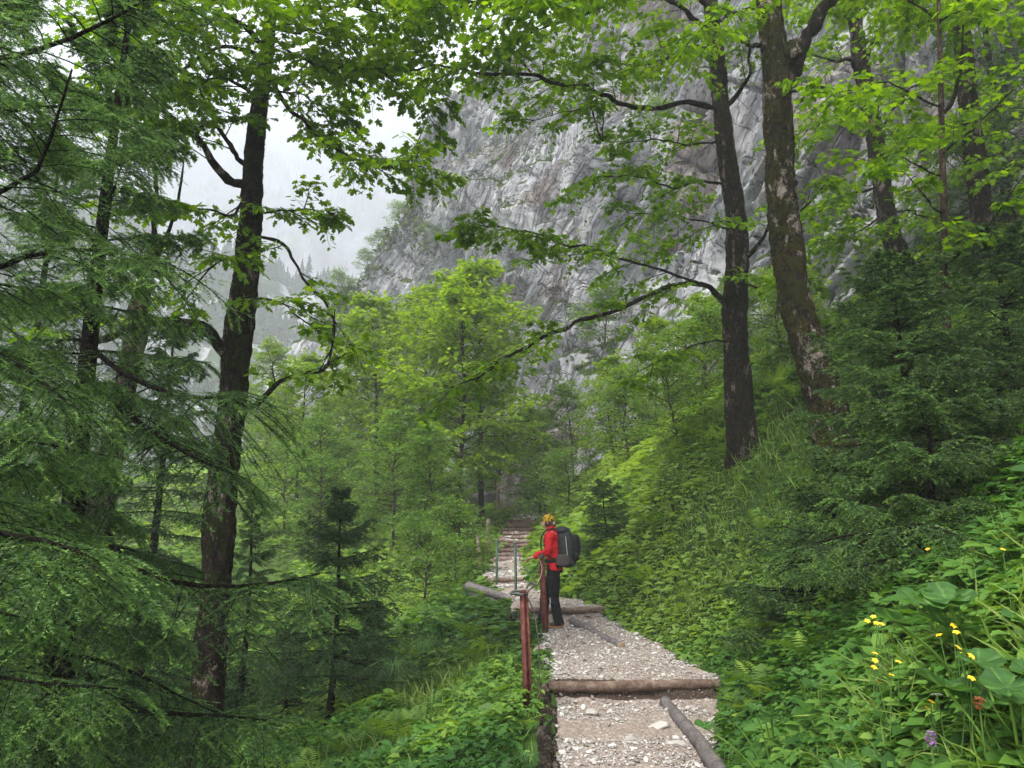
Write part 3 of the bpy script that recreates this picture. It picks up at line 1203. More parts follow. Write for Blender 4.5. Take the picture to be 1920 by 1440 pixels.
def big_maple(label, trunk, radii, limbs, bark, lmat=None, seed=0.0, lump=.10, fol=None, extra=None, mossy=9000, rs_=.85):
    base = trunk[0]
    root = thing('maple_tree', label, 'tree', tuple(base))
    off = np.array(base)
    w, tr, lf = Acc(), Acc(), Acc()
    cvt = trunk_tube(tr, np.asarray(trunk) - off, np.array(radii) * rs_, 72, 520, seed=seed, lump=lump, fine=.045)
    fol = dict(fol or {})
    for pts, r0, r1, kw in limbs:
        pts = np.asarray(pts) - off
        cv = limb_tube(w, pts, r0 * .82, r1, jit=.045)
        if kw is not None:
            k2 = dict(fol)
            k2.update(kw)
            foliate(w, lf, [cv], **k2)
    tr.obj('trunk', bark, root)
    if mossy:
        moss_tufts(cvt, mossy, -.12, seed=seed).obj('moss', MOSS, root, smooth=False)
    w.obj('branches', BARK_D, root)
    if lf.n:
        lf.obj('crown', lmat or LF_MAPLE, root)
    return root


def trunk_pts(lst, Y):
    """pixel track of a trunk, kept at one distance; base sunk a little"""
    p = [P(px, py, Y) for px, py in lst]
    return np.array(p)


# the mossy maple left of the path
tl_ = trunk_pts([(385, 1370), (400, 1150), (415, 930), (440, 700), (465, 470), (478, 280), (497, 120), (512, -20), (522, -180), (530, -420)], 9.5)
tl_[0, 2] = gz(tl_[0, 0], tl_[0, 1]) - .15
D0 = dict(size=.094, q=5, tw_per=6)
big_maple('moss covered maple leaning slightly right, standing below the path among spruce branches', tl_,
          [.24, .215, .205, .21, .175, .145, .115, .10, .08, .05],
          [(PL((425, 665, 9.5), (385, 618, 9.2), (320, 605, 8.9), (260, 610, 8.7), (200, 632, 8.5), (150, 640, 8.4)), .075, .02, dict(dens=1.6, t0=.5)),
           (PL((455, 345, 9.5), (425, 335, 9.3), (390, 300, 9), (360, 250, 8.8), (310, 205, 8.5), (230, 180, 8.2)), .06, .012, dict(dens=3, t0=.35)),
           (PL((462, 310, 9.5), (430, 275, 9.2), (395, 225, 9), (370, 150, 8.7)), .035, .008, dict(dens=3.4)),
           (PL((500, 130, 9.5), (540, 205, 9.2), (600, 250, 9), (650, 290, 8.7), (715, 312, 8.5), (790, 312, 8.3)), .028, .006, dict(dens=3.0, t0=.12, bl=.75)),
           (PL((474, 440, 9.5), (525, 455, 9.3), (560, 510, 9.1), (610, 560, 9), (620, 640, 8.9), (602, 690, 8.9)), .022, .005, dict(dens=1.8, t0=.2, bl=.6, q=3)),
           (PL((445, 775, 9.5), (480, 755, 9.3), (510, 722, 9.2), (570, 700, 9.0), (610, 688, 8.9), (618, 640, 8.9), (628, 580, 8.8)), .038, .006, dict(dens=1.6, t0=.35, bl=.5, q=3)),
           (PL((508, 60, 9.5), (560, 20, 8.9), (630, 5, 8.3), (710, 25, 7.8)), .03, .006, dict(dens=3.2, t0=.2, bl=.8)),
           (PL((510, 20, 9.5), (580, -60, 9.0), (660, -90, 8.3), (760, -70, 7.6)), .035, .006, dict(dens=3.2, t0=.3, bl=1.0)),
           (PL((500, 90, 9.5), (440, 40, 8.9), (360, 50, 8.4), (260, 95, 8.0)), .04, .008, dict(dens=3.6, t0=.2)),
           (PL((490, 190, 9.5), (450, 160, 9.0), (400, 150, 8.6), (330, 170, 8.2)), .026, .006, dict(dens=3.8, t0=.15, bl=.8)),
           (PL((515, -60, 9.5), (430, -60, 8.7), (330, -20, 7.9), (220, 10, 7.4)), .04, .008, dict(dens=3.4, t0=.2)),
           (PL((472, 405, 9.5), (520, 392, 9.2), (580, 395, 8.9), (610, 402, 8.8)), .014, .004, dict(dens=4.5, t0=.1, bl=.45, q=3)),
           (PL((470, 500, 9.5), (430, 480, 9.1), (400, 500, 8.8), (350, 560, 8.5)), .02, .005, dict(dens=2.6, bl=.7)),
           (PL((460, 560, 9.5), (500, 560, 9.2), (560, 590, 9.0), (640, 640, 8.8)), .014, .004, dict(dens=2.8, bl=.6, q=3)),
           (PL((480, 330, 9.5), (430, 400, 9.0), (380, 390, 8.6), (300, 370, 8.3)), .018, .005, dict(dens=3.2, bl=.7)),
           (PL((505, 60, 9.5), (560, 110, 9.1), (640, 120, 8.6), (720, 130, 8.3)), .02, .005, dict(dens=3.0, t0=.1, bl=.7)),
           (PL((500, 110, 9.5), (450, 90, 9.0), (390, 100, 8.6), (300, 140, 8.2), (220, 150, 7.9)), .03, .006, dict(dens=3.6, t0=.15, bl=.9)),
           (PL((512, -20, 9.5), (450, -10, 8.8), (370, 10, 8.2), (280, 30, 7.8)), .03, .006, dict(dens=3.6, t0=.15, bl=1.0)),
           (PL((485, 230, 9.5), (440, 220, 9.1), (380, 240, 8.8), (310, 260, 8.5)), .018, .005, dict(dens=3.4, t0=.15, bl=.7)),
           (PL((505, 50, 9.5), (560, 60, 9.1), (620, 60, 8.7), (690, 80, 8.4)), .02, .005, dict(dens=3.4, t0=.15, bl=.8)),
           (PL((490, 170, 9.5), (530, 170, 9.2), (590, 190, 8.9), (650, 210, 8.7)), .014, .004, dict(dens=3.2, t0=.15, bl=.6)),
           ], BARK_M, seed=1.3, fol=D0, mossy=16000, rs_=.74, lump=.16)

# right of the path: the dark branching maple
ta = trunk_pts([(1405, 925), (1390, 800), (1380, 650), (1378, 560), (1382, 430), (1362, 280), (1345, 130), (1332, 0), (1318, -160), (1300, -400)], 14)
ta[0, 2] = gz(ta[0, 0], ta[0, 1]) - .2
big_maple('dark maple with long arching side branches, its foot on the slope right of the path', ta,
          [.30, .27, .245, .235, .215, .185, .17, .15, .12, .07],
          [(PL((1350, 205, 14), (1290, 192, 13.6), (1235, 200, 13.2), (1160, 195, 12.6), (1110, 163, 12.1), (1065, 158, 11.7), (1000, 142, 11.3), (930, 143, 10.8), (840, 128, 10.3), (740, 135, 9.7), (640, 122, 9.3)), .058, .006, dict(dens=2.2, t0=.3, bl=1.0)),
           (PL((1000, 142, 11.3), (960, 95, 10.9), (900, 90, 10.6), (820, 170, 10.2), (790, 250, 10.0)), .018, .004, dict(dens=2.4, t0=.3, bl=.7)),
           (PL((1100, 163, 12.0), (1130, 260, 11.6), (1120, 200, 11.8), (1060, 215, 11.3), (980, 230, 11)), .012, .004, dict(dens=2.0, t0=.3, bl=.5, q=3)),
           (PL((1365, 575, 14), (1335, 545, 13.8), (1300, 528, 13.5), (1250, 535, 13.1), (1180, 565, 12.6), (1090, 600, 12), (1010, 632, 11.5), (950, 668, 11.1), (915, 700, 10.9), (850, 725, 10.5)), .062, .006, dict(dens=1.5, t0=.3, bl=.8)),
           (PL((1300, 528, 13.5), (1240, 505, 12.9), (1160, 485, 12.2), (1080, 465, 11.6), (1000, 440, 11.1), (930, 425, 10.7), (885, 420, 10.5)), .024, .005, dict(dens=2.4, t0=.15, bl=.75)),
           (PL((1380, 500, 14), (1410, 470, 13.8), (1440, 430, 13.6), (1500, 390, 13.2), (1560, 330, 12.9)), .05, .007, dict(dens=2.2, t0=.4, bl=.8)),
           (PL((1368, 345, 14), (1310, 340, 13.5), (1260, 348, 13.1), (1190, 330, 12.6), (1110, 330, 12.1)), .026, .005, dict(dens=2.3, t0=.25, bl=.8)),
           (PL((1345, 110, 14), (1290, 20, 13.2), (1190, -10, 12.2), (1080, 30, 11.3), (980, 70, 10.5)), .06, .006, dict(dens=2.4, t0=.2, bl=1.1)),
           (PL((1335, 20, 14), (1240, -70, 12.8), (1110, -80, 11.5), (980, -30, 10.3), (870, 15, 9.4), (775, 35, 8.9)), .06, .006, dict(dens=2.6, t0=.25, bl=1.15)),
           (PL((1320, -120, 14), (1180, -200, 12.5), (1020, -160, 10.8), (900, -90, 9.6), (830, -30, 9.1)), .06, .006, dict(dens=2.6, t0=.3, bl=1.2)),
           (PL((1352, 215, 14), (1390, 160, 13.8), (1410, 100, 13.5), (1380, 20, 13.2)), .05, .008, dict(dens=2.4, t0=.3, bl=.9)),
           (PL((1375, 430, 14), (1330, 420, 13.6), (1270, 400, 13.2), (1180, 400, 12.8)), .02, .005, dict(dens=2.8, bl=.8)),
           (PL((1380, 640, 14), (1330, 640, 13.4), (1260, 660, 12.8), (1190, 700, 12.4)), .02, .005, dict(dens=2.4, bl=.7)),
           (PL((1340, 90, 14), (1280, 90, 13.2), (1210, 120, 12.4), (1120, 110, 11.6)), .03, .006, dict(dens=2.4, t0=.2, bl=1.0)),
           (PL((1360, 260, 14), (1310, 270, 13.4), (1240, 260, 12.8), (1160, 270, 12.2)), .022, .005, dict(dens=2.2, t0=.25, bl=.8)),
           (PL((1375, 520, 14), (1430, 540, 13.4), (1490, 520, 12.9)), .02, .005, dict(dens=2.4, t0=.2, bl=.7)),
           (PL((1330, 60, 14), (1380, -20, 13.4), (1460, -60, 12.6), (1560, -40, 12)), .04, .007, dict(dens=2.4, bl=1.1)),
           ], BARK_D, seed=4.1, fol=dict(size=.102, q=6, tw_per=6))

# the big peeling trunk nearer the camera
tb = trunk_pts([(1600, 960), (1575, 860), (1545, 740), (1515, 640), (1490, 560), (1472, 420), (1460, 250), (1452, 100), (1442, 0), (1432, -160), (1420, -380)], 11.5)
tb[0, 2] = gz(tb[0, 0], tb[0, 1]) - .3
fork = PL((1470, 170, 11.5), (1492, 120, 11.45), (1520, 60, 11.4), (1560, -15, 11.2), (1620, -130, 11), (1660, -300, 10.8))
stub = PL((1440, 85, 11.45), (1415, 80, 11.3), (1402, 84, 11.2))
rt = big_maple('thickest maple trunk, pale bark peeling through brown moss, forked high up', tb,
               [.42, .38, .34, .33, .31, .285, .275, .27, .235, .19, .12],
               [(fork, .11, .05, dict(dens=1.6, t0=.75, bl=1.2)),
                (stub, .04, .02, None),
                (PL((1440, -60, 11.5), (1330, -120, 10.3), (1200, -100, 9.0), (1080, -40, 8.2), (985, 10, 7.8)), .07, .008, dict(dens=2.6, t0=.3, bl=1.0, size=.12)),
                (PL((1440, -20, 11.5), (1520, -60, 10.6), (1640, -30, 9.6), (1740, 20, 9.0)), .05, .008, dict(dens=2.4, t0=.3, bl=1.0)),
                (PL((1460, 180, 11.5), (1520, 160, 10.9), (1590, 190, 10.4), (1660, 180, 10.0)), .025, .006, dict(dens=2.6, t0=.3, bl=.8)),
                (PL((1440, -90, 11.5), (1540, -110, 10.4), (1680, -60, 9.4), (1820, 10, 8.8)), .05, .007, dict(dens=2.6, t0=.3, bl=1.0)),
                (PL((1455, 30, 11.5), (1400, 20, 10.8), (1330, 50, 10.2), (1240, 90, 9.8)), .03, .007, dict(dens=2.6, t0=.3, bl=.9))],
               BARK_B, seed=9.0, lump=.13, mossy=42000, rs_=.74, fol=dict(size=.10, q=5, tw_per=5))
a = Acc()
kp = P(1487, 95, 11.3) - np.array(tb[0])
v, f = rock_template(3, 3)
v = v * (1 + .10 * np.sin(9 * np.arctan2(v[:, 0], v[:, 2]) + 5 * v[:, 1]))[:, None]
a.add(v * np.array([.14, .12, .21]) + kp, f)
a.obj('burl', BARK_B, rt)

tc = trunk_pts([(1700, 560), (1690, 490), (1668, 430), (1652, 330), (1632, 200), (1612, 110), (1600, 0), (1590, -160)], 17)
tc[0, 2] = min(tc[0, 2], gz(tc[0, 0], tc[0, 1]) - .3)
big_maple('leaning dark maple whose foot hides behind the bushy spruce, between the two largest trunks', tc,
          [.30, .265, .235, .22, .20, .20, .15, .10],
          [(PL((1622, 145, 17), (1595, 118, 16.6), (1560, 112, 16.2), (1510, 100, 15.8)), .06, .01, dict(dens=2.4, t0=.4)),
           (PL((1618, 130, 17), (1640, 70, 16.6), (1700, 10, 16.0), (1740, -60, 15.5)), .06, .01, dict(dens=2.4, t0=.3)),
           (PL((1640, 300, 17), (1700, 260, 16), (1760, 240, 15.2), (1840, 260, 14.6)), .03, .006, dict(dens=2.6, bl=1.0)),
           (PL((1640, 260, 17), (1700, 170, 16), (1780, 150, 15.2)), .03, .006, dict(dens=2.6, bl=1.1)),
           (PL((1655, 400, 17), (1600, 440, 16), (1540, 450, 15.2)), .025, .006, dict(dens=2.6, bl=.9)),
           (PL((1645, 350, 17), (1580, 370, 16.2), (1530, 400, 15.6)), .03, .006, dict(dens=2.6, bl=.9)),
           (PL((1630, 200, 17), (1560, 220, 16), (1500, 250, 15.2)), .03, .006, dict(dens=2.8, bl=1.0)),
           (PL((1650, 390, 17), (1720, 400, 15.8), (1780, 420, 15)), .025, .006, dict(dens=2.8, bl=1.0)),
           (PL((1605, 60, 17), (1560, 0, 16), (1500, -20, 15)), .04, .006, dict(dens=2.8, bl=1.1))],
          BARK_D, seed=6.0, fol=dict(size=.12, q=5, tw_per=5))

td = trunk_pts([(1862, 560), (1850, 490), (1840, 400), (1826, 280), (1812, 150), (1800, 20), (1792, -120)], 14)
td[0, 2] = min(td[0, 2], gz(td[0, 0], td[0, 1]) - .3)
big_maple('dark straight maple high on the grassy slope with a torn pale scar near its foot', td,
          [.30, .26, .22, .20, .185, .165, .13],
          [(PL((1805, 60, 14), (1760, 30, 13), (1700, 60, 12.2)), .035, .007, dict(dens=2.8, bl=1.0)),
           (PL((1815, 180, 14), (1870, 130, 13.2), (1930, 130, 12.6)), .035, .007, dict(dens=2.6, bl=.9)),
           (PL((1820, 230, 14), (1770, 230, 13), (1700, 260, 12.2)), .03, .006, dict(dens=2.6, bl=.8)),
           (PL((1830, 300, 14), (1880, 290, 13), (1930, 320, 12.2)), .03, .006, dict(dens=2.6, bl=.9)),
           (PL((1805, -20, 14), (1860, -30, 13), (1930, 10, 12)), .04, .006, dict(dens=2.8, bl=1.1)),
           (PL((1795, -60, 14), (1700, -60, 12.6), (1600, 0, 11.5)), .04, .006, dict(dens=2.8, bl=1.1))],
          BARK_D, seed=7.7, fol=dict(size=.11, q=5, tw_per=5))

te = trunk_pts([(1770, 680), (1772, 560), (1770, 400), (1766, 250), (1762, 100), (1758, -60), (1755, -200)], 8.6)
te[0, 2] = min(te[0, 2], gz(te[0, 0], te[0, 1]) - .3)
big_maple('thin pale brown maple sapling rising from behind the bushy spruce on the slope', te,
          [.05, .045, .042, .036, .03, .02, .012],
          [(PL((1771, 210, 8.6), (1785, 190, 8.5), (1797, 120, 8.4), (1805, 40, 8.3)), .022, .01, dict(dens=2, t0=.5, bl=.5)),
           (PL((1770, 500, 8.6), (1800, 470, 8.3), (1850, 420, 8.0), (1920, 330, 7.6)), .016, .005, dict(dens=2.2, t0=.4, bl=.45)),
           (PL((1768, 400, 8.6), (1730, 360, 8.3), (1690, 320, 8.1)), .010, .004, dict(dens=3.2, bl=.4)),
           (PL((1766, 290, 8.6), (1820, 240, 8.2), (1880, 180, 7.8), (1930, 150, 7.5)), .012, .004, dict(dens=3, bl=.45)),
           (PL((1764, 200, 8.6), (1700, 170, 8.2), (1620, 160, 7.9), (1560, 175, 7.7)), .012, .004, dict(dens=3, bl=.5)),
           (PL((1766, 330, 8.6), (1700, 300, 8.2), (1620, 300, 7.9)), .010, .004, dict(dens=3, bl=.5)),
           (PL((1760, 40, 8.6), (1820, 10, 8.2), (1900, 30, 7.8)), .012, .004, dict(dens=3, bl=.5)),
           (PL((1768, 420, 8.6), (1820, 400, 8.1), (1860, 380, 7.8)), .010, .004, dict(dens=3, bl=.4))],
          BARK_T, lmat=LF_MAPLE, seed=2.2, lump=.04, mossy=0, fol=dict(size=.095, q=3, tl=.25, r=.005))

# broken grey snag left
sn = PL((238, 700, 9.8), (250, 620, 9.8), (270, 540, 9.8), (285, 470, 9.8), (292, 430, 9.8))
sn = np.vstack([[sn[0, 0] - .6, 9.8, gz(sn[0, 0] - .6, 9.8) - .2], sn])
root = thing('dead_tree', 'broken grey dead trunk with split fluted wood between the spruce and the mossy maple', 'tree', tuple(sn[0]))
a = Acc()
trunk_tube(a, sn - sn[0], [.16, .14, .125, .10, .07, .01], 22, 60, .22, .1, seed=3)
a.obj('trunk', DEADW, root)
a = Acc()
for pts in ([(262, 560, 9.8), (235, 520, 9.6), (225, 470, 9.4)], [(275, 520, 9.8), (300, 470, 9.7), (330, 380, 9.5), (345, 300, 9.4)], [(288, 450, 9.8), (292, 380, 9.7), (285, 280, 9.6), (300, 170, 9.5)]):
    limb_tube(a, PL(*pts) - sn[0], .028, .008)
a.obj('branches', BARK_D, root)


# ================================================================ mid distance maples
def young_tree_mesh(h=7.0, seed=0, nl=30, size=.16, spread=2.2, lean=.0, tmpl=None, q=3):
    tr, w, lf = Acc(), Acc(), Acc()
    z = np.linspace(0, 1, 9)
    sx = fbm(z * 2, 0 * z, seed * 3.1, 3) * .35 * z
    sy = fbm(z * 2, 0 * z, seed * 5.3 + 8, 3) * .35 * z
    cv = np.stack([sx + lean * z ** 1.5 * h * .2, sy, z * h], 1)
    r = .018 * h * (1 - z) ** .8 * .55 + .012
    trunk_tube(tr, cv, r, 10, 60, .06, .3, seed=seed)
    m = nl
    par = resamp(cv, 14)[None]
    t = np.linspace(.22, .98, m) + RNG.uniform(-.01, .01, m)
    pos, T = interp_curves(par, np.zeros(m, int), t)
    az = np.arange(m) * 2.4 + RNG.normal(0, .4, m)
    el = np.radians(np.interp(t, [.2, .6, 1], [12, 32, 60])) + RNG.normal(0, .12, m)
    Lb = spread * np.interp(t, [.2, .45, .8, 1.0], [.75, 1.0, .62, .25]) * RNG.uniform(.7, 1.15, m)
    d = np.stack([np.cos(az) * np.cos(el), np.sin(az) * np.cos(el), np.sin(el)], 1)
    s = np.linspace(0, 1, 7)
    J = np.cumsum(RNG.normal(0, .035, (m, 7, 3)), 1)
    br = pos[:, None] + Lb[:, None, None] * (d[:, None] * s[None, :, None] + J * s[None, :, None] + Z3 * (-.12 * s ** 2)[None, :, None])
    V, F = tubes(br, np.linspace(1, .25, 7)[None] * (.010 + .006 * Lb[:, None]), 5)
    w.add(V, F)
    b2, _ = kids(br, 6, .25, 1, Lb * .45, .3, 45, .1, .1, 5, .04, 25, .4)
    V, F = tubes(b2, np.linspace(1, .4, 5)[None] * .007, 3)
    w.add(V, F)
    tw, _ = kids(b2, 4, .2, 1, .35, .3, 45, .05, .15, 4, .05, 25, .4)
    leaves_on(lf, tw, q, size, tmpl=tmpl or TQ, tilt=.4)
    return tr, w, lf


PROTO = {}


def proto(kind, i):
    key = (kind, i)
    if key not in PROTO:
        if kind == 'maple':
            tr, w, lf = young_tree_mesh(7.5, i, 44, .20, 2.4, (i % 3 - 1) * .5, q=4)
            mats = (BARK_D, BARK_D, LF_YOUNG)
        elif kind == 'alder':
            tr, w, lf = young_tree_mesh(6.5, i + 10, 40, .165, 2.1, (i % 3 - 1) * .6, q=4)
            mats = (BARK_T, BARK_D, LF_HAZEL)
        else:
            tr, w, lf = young_tree_mesh(2.4, i + 20, 22, .11, 1.3, 0, q=3)
            mats = (BARK_T, BARK_T, LF_SHRUB)
        PROTO[key] = (tr.mesh('trunk', mats[0]), w.mesh('branches', mats[1]), lf.mesh('crown', mats[2]))
    return PROTO[key]


def put_tree(kind, i, x, y, s, label, rz=0.0, name=None, cat='tree', group=None, z=None, leafmat=None):
    t, w, l = proto(kind, i)
    zz = float(gz(x, y)) - .1 if z is None else z
    root = thing(name or {'maple': 'young_maple', 'alder': 'young_alder', 'bush': 'shrub'}[kind], label, cat, (x, y, zz), group, rz)
    root.scale = (s, s, s * (1.0 if np.isscalar(s) else 1))
    for nm, me in (('stem' if kind == 'bush' else 'trunk', t), ('branches', w), ('crown', l)):
        o = bpy.data.objects.new(nm, me)
        C.objects.link(o)
        o.parent = root
    return root


def at_px(px, Y):
    return (px - 960) / FPX * Y * 1.01


G1 = 'young broadleaf trees in the middle distance'
MID = [
    # kind, proto, px, Y, scale, label
    ('maple', 0, 715, 33, 1.45, 'slender young maple with dark trunk before the lower cliff, left of the stairs'),
    ('maple', 1, 860, 27, 1.35, 'bright young maple standing directly left of the top of the log stairs'),
    ('maple', 2, 905, 30, 1.55, 'tallest bright green maple rising behind the log stairs'),
    ('alder', 0, 945, 36, 1.15, 'grey green young tree behind the top of the stairs beside the rock'),
    ('maple', 3, 790, 37, 1.5, 'light green young maple between the slender dark maple and the stair maple'),
    ('alder', 1, 1010, 33, .85, 'pale leaved young tree on the slope just right above the stairs'),
    ('maple', 1, 650, 43, .8, 'small light maple at the foot of the rock shelf left of the stairs'),
    ('alder', 2, 1075, 30, .75, 'loose grey green sapling above the hiker on the slope below the cliff'),
    ('maple', 0, 560, 34, 1.1, 'young maple just right of the mossy leaning trunk in the hollow'),
    ('alder', 0, 830, 22.5, .72, 'low multi branched tree crowding the left bank beside the wooden posts'),
    ('maple', 2, 1150, 27, .62, 'bushy young maple under the foot of the cliff right of the hiker'),
    ('maple', 3, 1230, 23, .55, 'dense green young maple halfway up the right slope below the cliff'),
    ('alder', 1, 745, 24, .8, 'grey green thicket tree behind the small dark spruce'),
    ('alder', 2, 610, 26, .8, 'thin leaved young tree in the hollow left of the small dark spruce'),
    ('maple', 0, 1500, 20, .45, 'young maple filling the gap between the two big right trunks'),
    ('maple', 2, 1320, 24, .5, 'young maple in front of the cliff foot left of the dark branching maple'),
    ('maple', 1, 500, 52, 1.2, 'hazy young maple far down the hollow beyond the mossy trunk'),
    ('alder', 0, 700, 55, 1.1, 'hazy grey green tree at the base of the cliff below its left shoulder'),
    ('maple', 3, 900, 48, 1.0, 'small distant maple against the middle of the cliff foot'),
    ('alder', 1, 1000, 46, .8, 'distant pale tree against the cliff foot above the stair top'),
]
for i, (k, pi_, px, Y, s, lab) in enumerate(MID):
    put_tree(k, pi_, at_px(px, Y), Y, s * .84, lab, i * 2.1, group=G1)

BUSH = [
    (1330, 19, 1.0, 'leafy shrub on the right slope just left of the dark branching maple foot'),
    (1270, 16.5, .8, 'round leafy shrub on the slope above the small spruce beside the hiker'),
    (1180, 22, 1.0, 'shrub high above the small spruce on the right slope'),
    (1060, 24, .8, 'shrub on the slope edge immediately above the hiker'),
    (1020, 27, .9, 'dark leaved shrub leaning over the upper stairs from the right'),
    (860, 19.5, .8, 'shrub on the left bank near the two wooden posts'),
    (800, 18, .8, 'shrub on the left bank behind the split log end'),
    (760, 28, 1.1, 'shrub at the foot of the slender dark maple'),
    (640, 30, 1.3, 'wide shrub on the far side of the hollow beyond the small dark spruce'),
    (545, 28, 1.2, 'shrub just right of the mossy leaning trunk'),
    (500, 40, 1.5, 'large hazy shrub under the mossy shelf right of the leaning trunk'),
    (600, 50, 1.5, 'shrub below the pale rock face low on the left'),
    (1480, 17, .8, 'shrub between the feet of the two big right trunks'),
    (930, 40, 1.2, 'shrub beside the upright rock above the stair top'),
    (1400, 25, 1.2, 'shrub under the overhanging rock ledge behind the dark branching maple'),
    (1890, 17, 1.2, 'shrub at the top of the grassy slope right of the straight maple'),
]
for i, (px, Y, s, lab) in enumerate(BUSH):
    put_tree('bush', i % 3, at_px(px, Y), Y, s, lab, i * 1.7, cat='shrub', group='leafy shrubs on the slopes')


# shrubs and little trees on the cliff
def on_cliff(k, want_up=.5):
    """points on ledges of the cliff surface"""
    nu = CX.shape[1]
    Pn = np.stack([CX, CY, CZ], -1)
    du = np.gradient(Pn, axis=1)
    dv = np.gradient(Pn, axis=0)
    nn = unit(np.cross(dv, du))
    flip = np.sign((nn * -Pn).sum(-1, keepdims=True))
    nn = nn * flip
    return Pn, nn


CPN, CNN = on_cliff(0)
up = CNN[..., 2]
GB = fbm(CX * .16, CY * .1, CZ * .16, 4)


def cliff_green():
    msk = (up + GB * .75 > .52) | ((CX < -8.0) & (GB + up * .6 > .0))
    ii, jj = np.nonzero(msk)
    rng = RNG.integers(0, len(ii), 150000)
    # also a fringe along the foot and the left shoulder
    p = CPN[ii[rng], jj[rng]] + RNG.normal(0, .12, (len(rng), 3))
    n = CNN[ii[rng], jj[rng]]
    acc = Acc()
    yd = unit(RNG.normal(0, 1, p.shape) + Z3 * .6 + n * .6)
    place(acc, TQ[0], TQ[1], p, yd, unit(n + Z3 + RNG.normal(0, .4, p.shape)), RNG.uniform(.14, .38, len(p)) * np.where(p[:, 0] < -8, 1.5, 1), RNG.random(len(p)))
    o = acc.obj('cliff_vegetation', leaf_mat('ledge_grass', [(0, (.035, .06, .014)), (.6, (.085, .14, .03)), (1, (.16, .22, .055))], .3, .7, .1, .2))
    tag(o, 'grass and low green growth on the ledges of the limestone cliff', 'vegetation', kind='stuff')


cliff_green()


def pine_mesh(seed=0, h=4.5, dark=True):
    """small mountain spruce, seen from afar"""
    tr, cr = Acc(), Acc()
    z = np.linspace(0, 1, 8)
    cv = np.stack([.05 * np.sin(z * 3 + seed), .05 * np.cos(z * 4 + seed), z], 1) * h
    trunk_tube(tr, cv, .05 * (1 - z) + .008, 8, 24, .05, .3)
    nb = int(26 * h)
    t = np.sort(RNG.uniform(.12, .985, nb))
    pos, T = interp_curves(resamp(cv, 12)[None], np.zeros(nb, int), t)
    az = RNG.uniform(0, 2 * pi, nb)
    Lb = .30 * h * (1 - t) ** .8 * RNG.uniform(.6, 1.1, nb) + .1
    d = np.stack([np.cos(az), np.sin(az), np.full(nb, .12)], 1)
    s = np.linspace(0, 1, 5)
    br = pos[:, None] + Lb[:, None, None] * (d[:, None] * s[None, :, None] - Z3 * (.35 * s ** 2 - .12 * s ** 4)[None, :, None])
    tw, _ = kids(br, 9, .1, 1, Lb * .38 + .05, .3, 50, -.05, .25, 4, .03, 18, .55)
    leaves_on(cr, np.concatenate([br[:, ::1][:, :4], tw]), 4, .15, pet=0, tmpl=(np.array([(0, 0, 0), (.14, .4, .02), (0, 1, -.05), (-.14, .4, .02)], float), [np.array([[0, 1, 2, 3]])]), droop=.3, tilt=.35)
    return tr.mesh('trunk', BARK_S), cr.mesh('crown', NEEDLE_D)


PM = [pine_mesh(0, 4.5), pine_mesh(3, 6.0), pine_mesh(5, 3.2)]


def put_pine(i, loc, s, label, rz, group, name='spruce_tree', cat='tree'):
    root = thing(name, label, cat, loc, group, rz)
    root.scale = (s, s, s)
    for nm, me in zip(('trunk', 'crown'), PM[i]):
        o = bpy.data.objects.new(nm, me)
        C.objects.link(o)
        o.parent = root


def crest_point(px):
    """where the cliff crest stands for a given bearing"""
    k = int(np.argmin(np.abs(CX[-1] / CY[-1] - (px - 960) / FPX * 1.05)))
    return CX[-1, k], CY[-1, k], CZ[-1, k]


CR = [(600, 1, 1.2, 'lone hazy spruce farthest down the left edge of the cliff crest'), (640, 0, 1.3, 'hazy spruce on the descending left shoulder of the cliff'),
      (668, 2, 1.5, 'short dark spruce midway along the left shoulder of the cliff'), (695, 0, 1.1, 'spruce where the left shoulder meets the steep cliff edge'),
      (722, 2, 1.6, 'crooked dark spruce just above the cliff shoulder'), (752, 2, 1.4, 'small spruce clinging to the steep left edge of the cliff crest'),
      (800, 2, 1.1, 'highest tiny spruce on the left edge of the cliff crest'), (775, 0, .8, 'thin spruce leaning out from the upper cliff edge')]
for j, (px, i, s, lab) in enumerate(CR):
    x, y, z = crest_point(px)
    put_pine(i, (float(x), float(y), float(z) - .3), s, lab, j * 1.3, 'small spruces on the cliff crest')

LEDGE = [(700, 470, 'dark shrub thicket beneath the left cliff shoulder'), (760, 430, 'shrub on the shoulder ledge left of the grey slabs'), (660, 500, 'shrub low on the left flank of the cliff'),
         (820, 470, 'shrub at the foot of the tall grey slabs'), (600, 640, 'shrub on the mossy rock shelf right of the leaning trunk'), (1130, 640, 'shrub in the cleft at the cliff foot, middle of the wall'),
         (1060, 300, 'small shrub on the green ledge halfway up the cliff'), (1250, 280, 'bush on the grassy ledge beneath the dark overhang'), (740, 520, 'bush under the spur of pale rock left of the slabs'),
         (620, 560, 'hazy bush on the outermost foot of the cliff')]
Mr = (CPN[..., 0] / (CPN[..., 1] * cP + (CPN[..., 2] - CAMZ) * sP)) * FPX + 960
Mt = 720 - (((CPN[..., 2] - CAMZ) * cP - CPN[..., 1] * sP) / (CPN[..., 1] * cP + (CPN[..., 2] - CAMZ) * sP)) * FPX
for j, (px, py, lab) in enumerate(LEDGE):
    k = np.unravel_index(np.argmin((Mr - px) ** 2 + (Mt - py) ** 2 - 300 * up), Mr.shape)
    p = CPN[k]
    put_tree('bush', j % 3, float(p[0]), float(p[1]), 1.0 + .4 * (j % 2), lab, j * 1.1, cat='shrub', group='shrubs rooted on the cliff', z=float(p[2]) - .5)
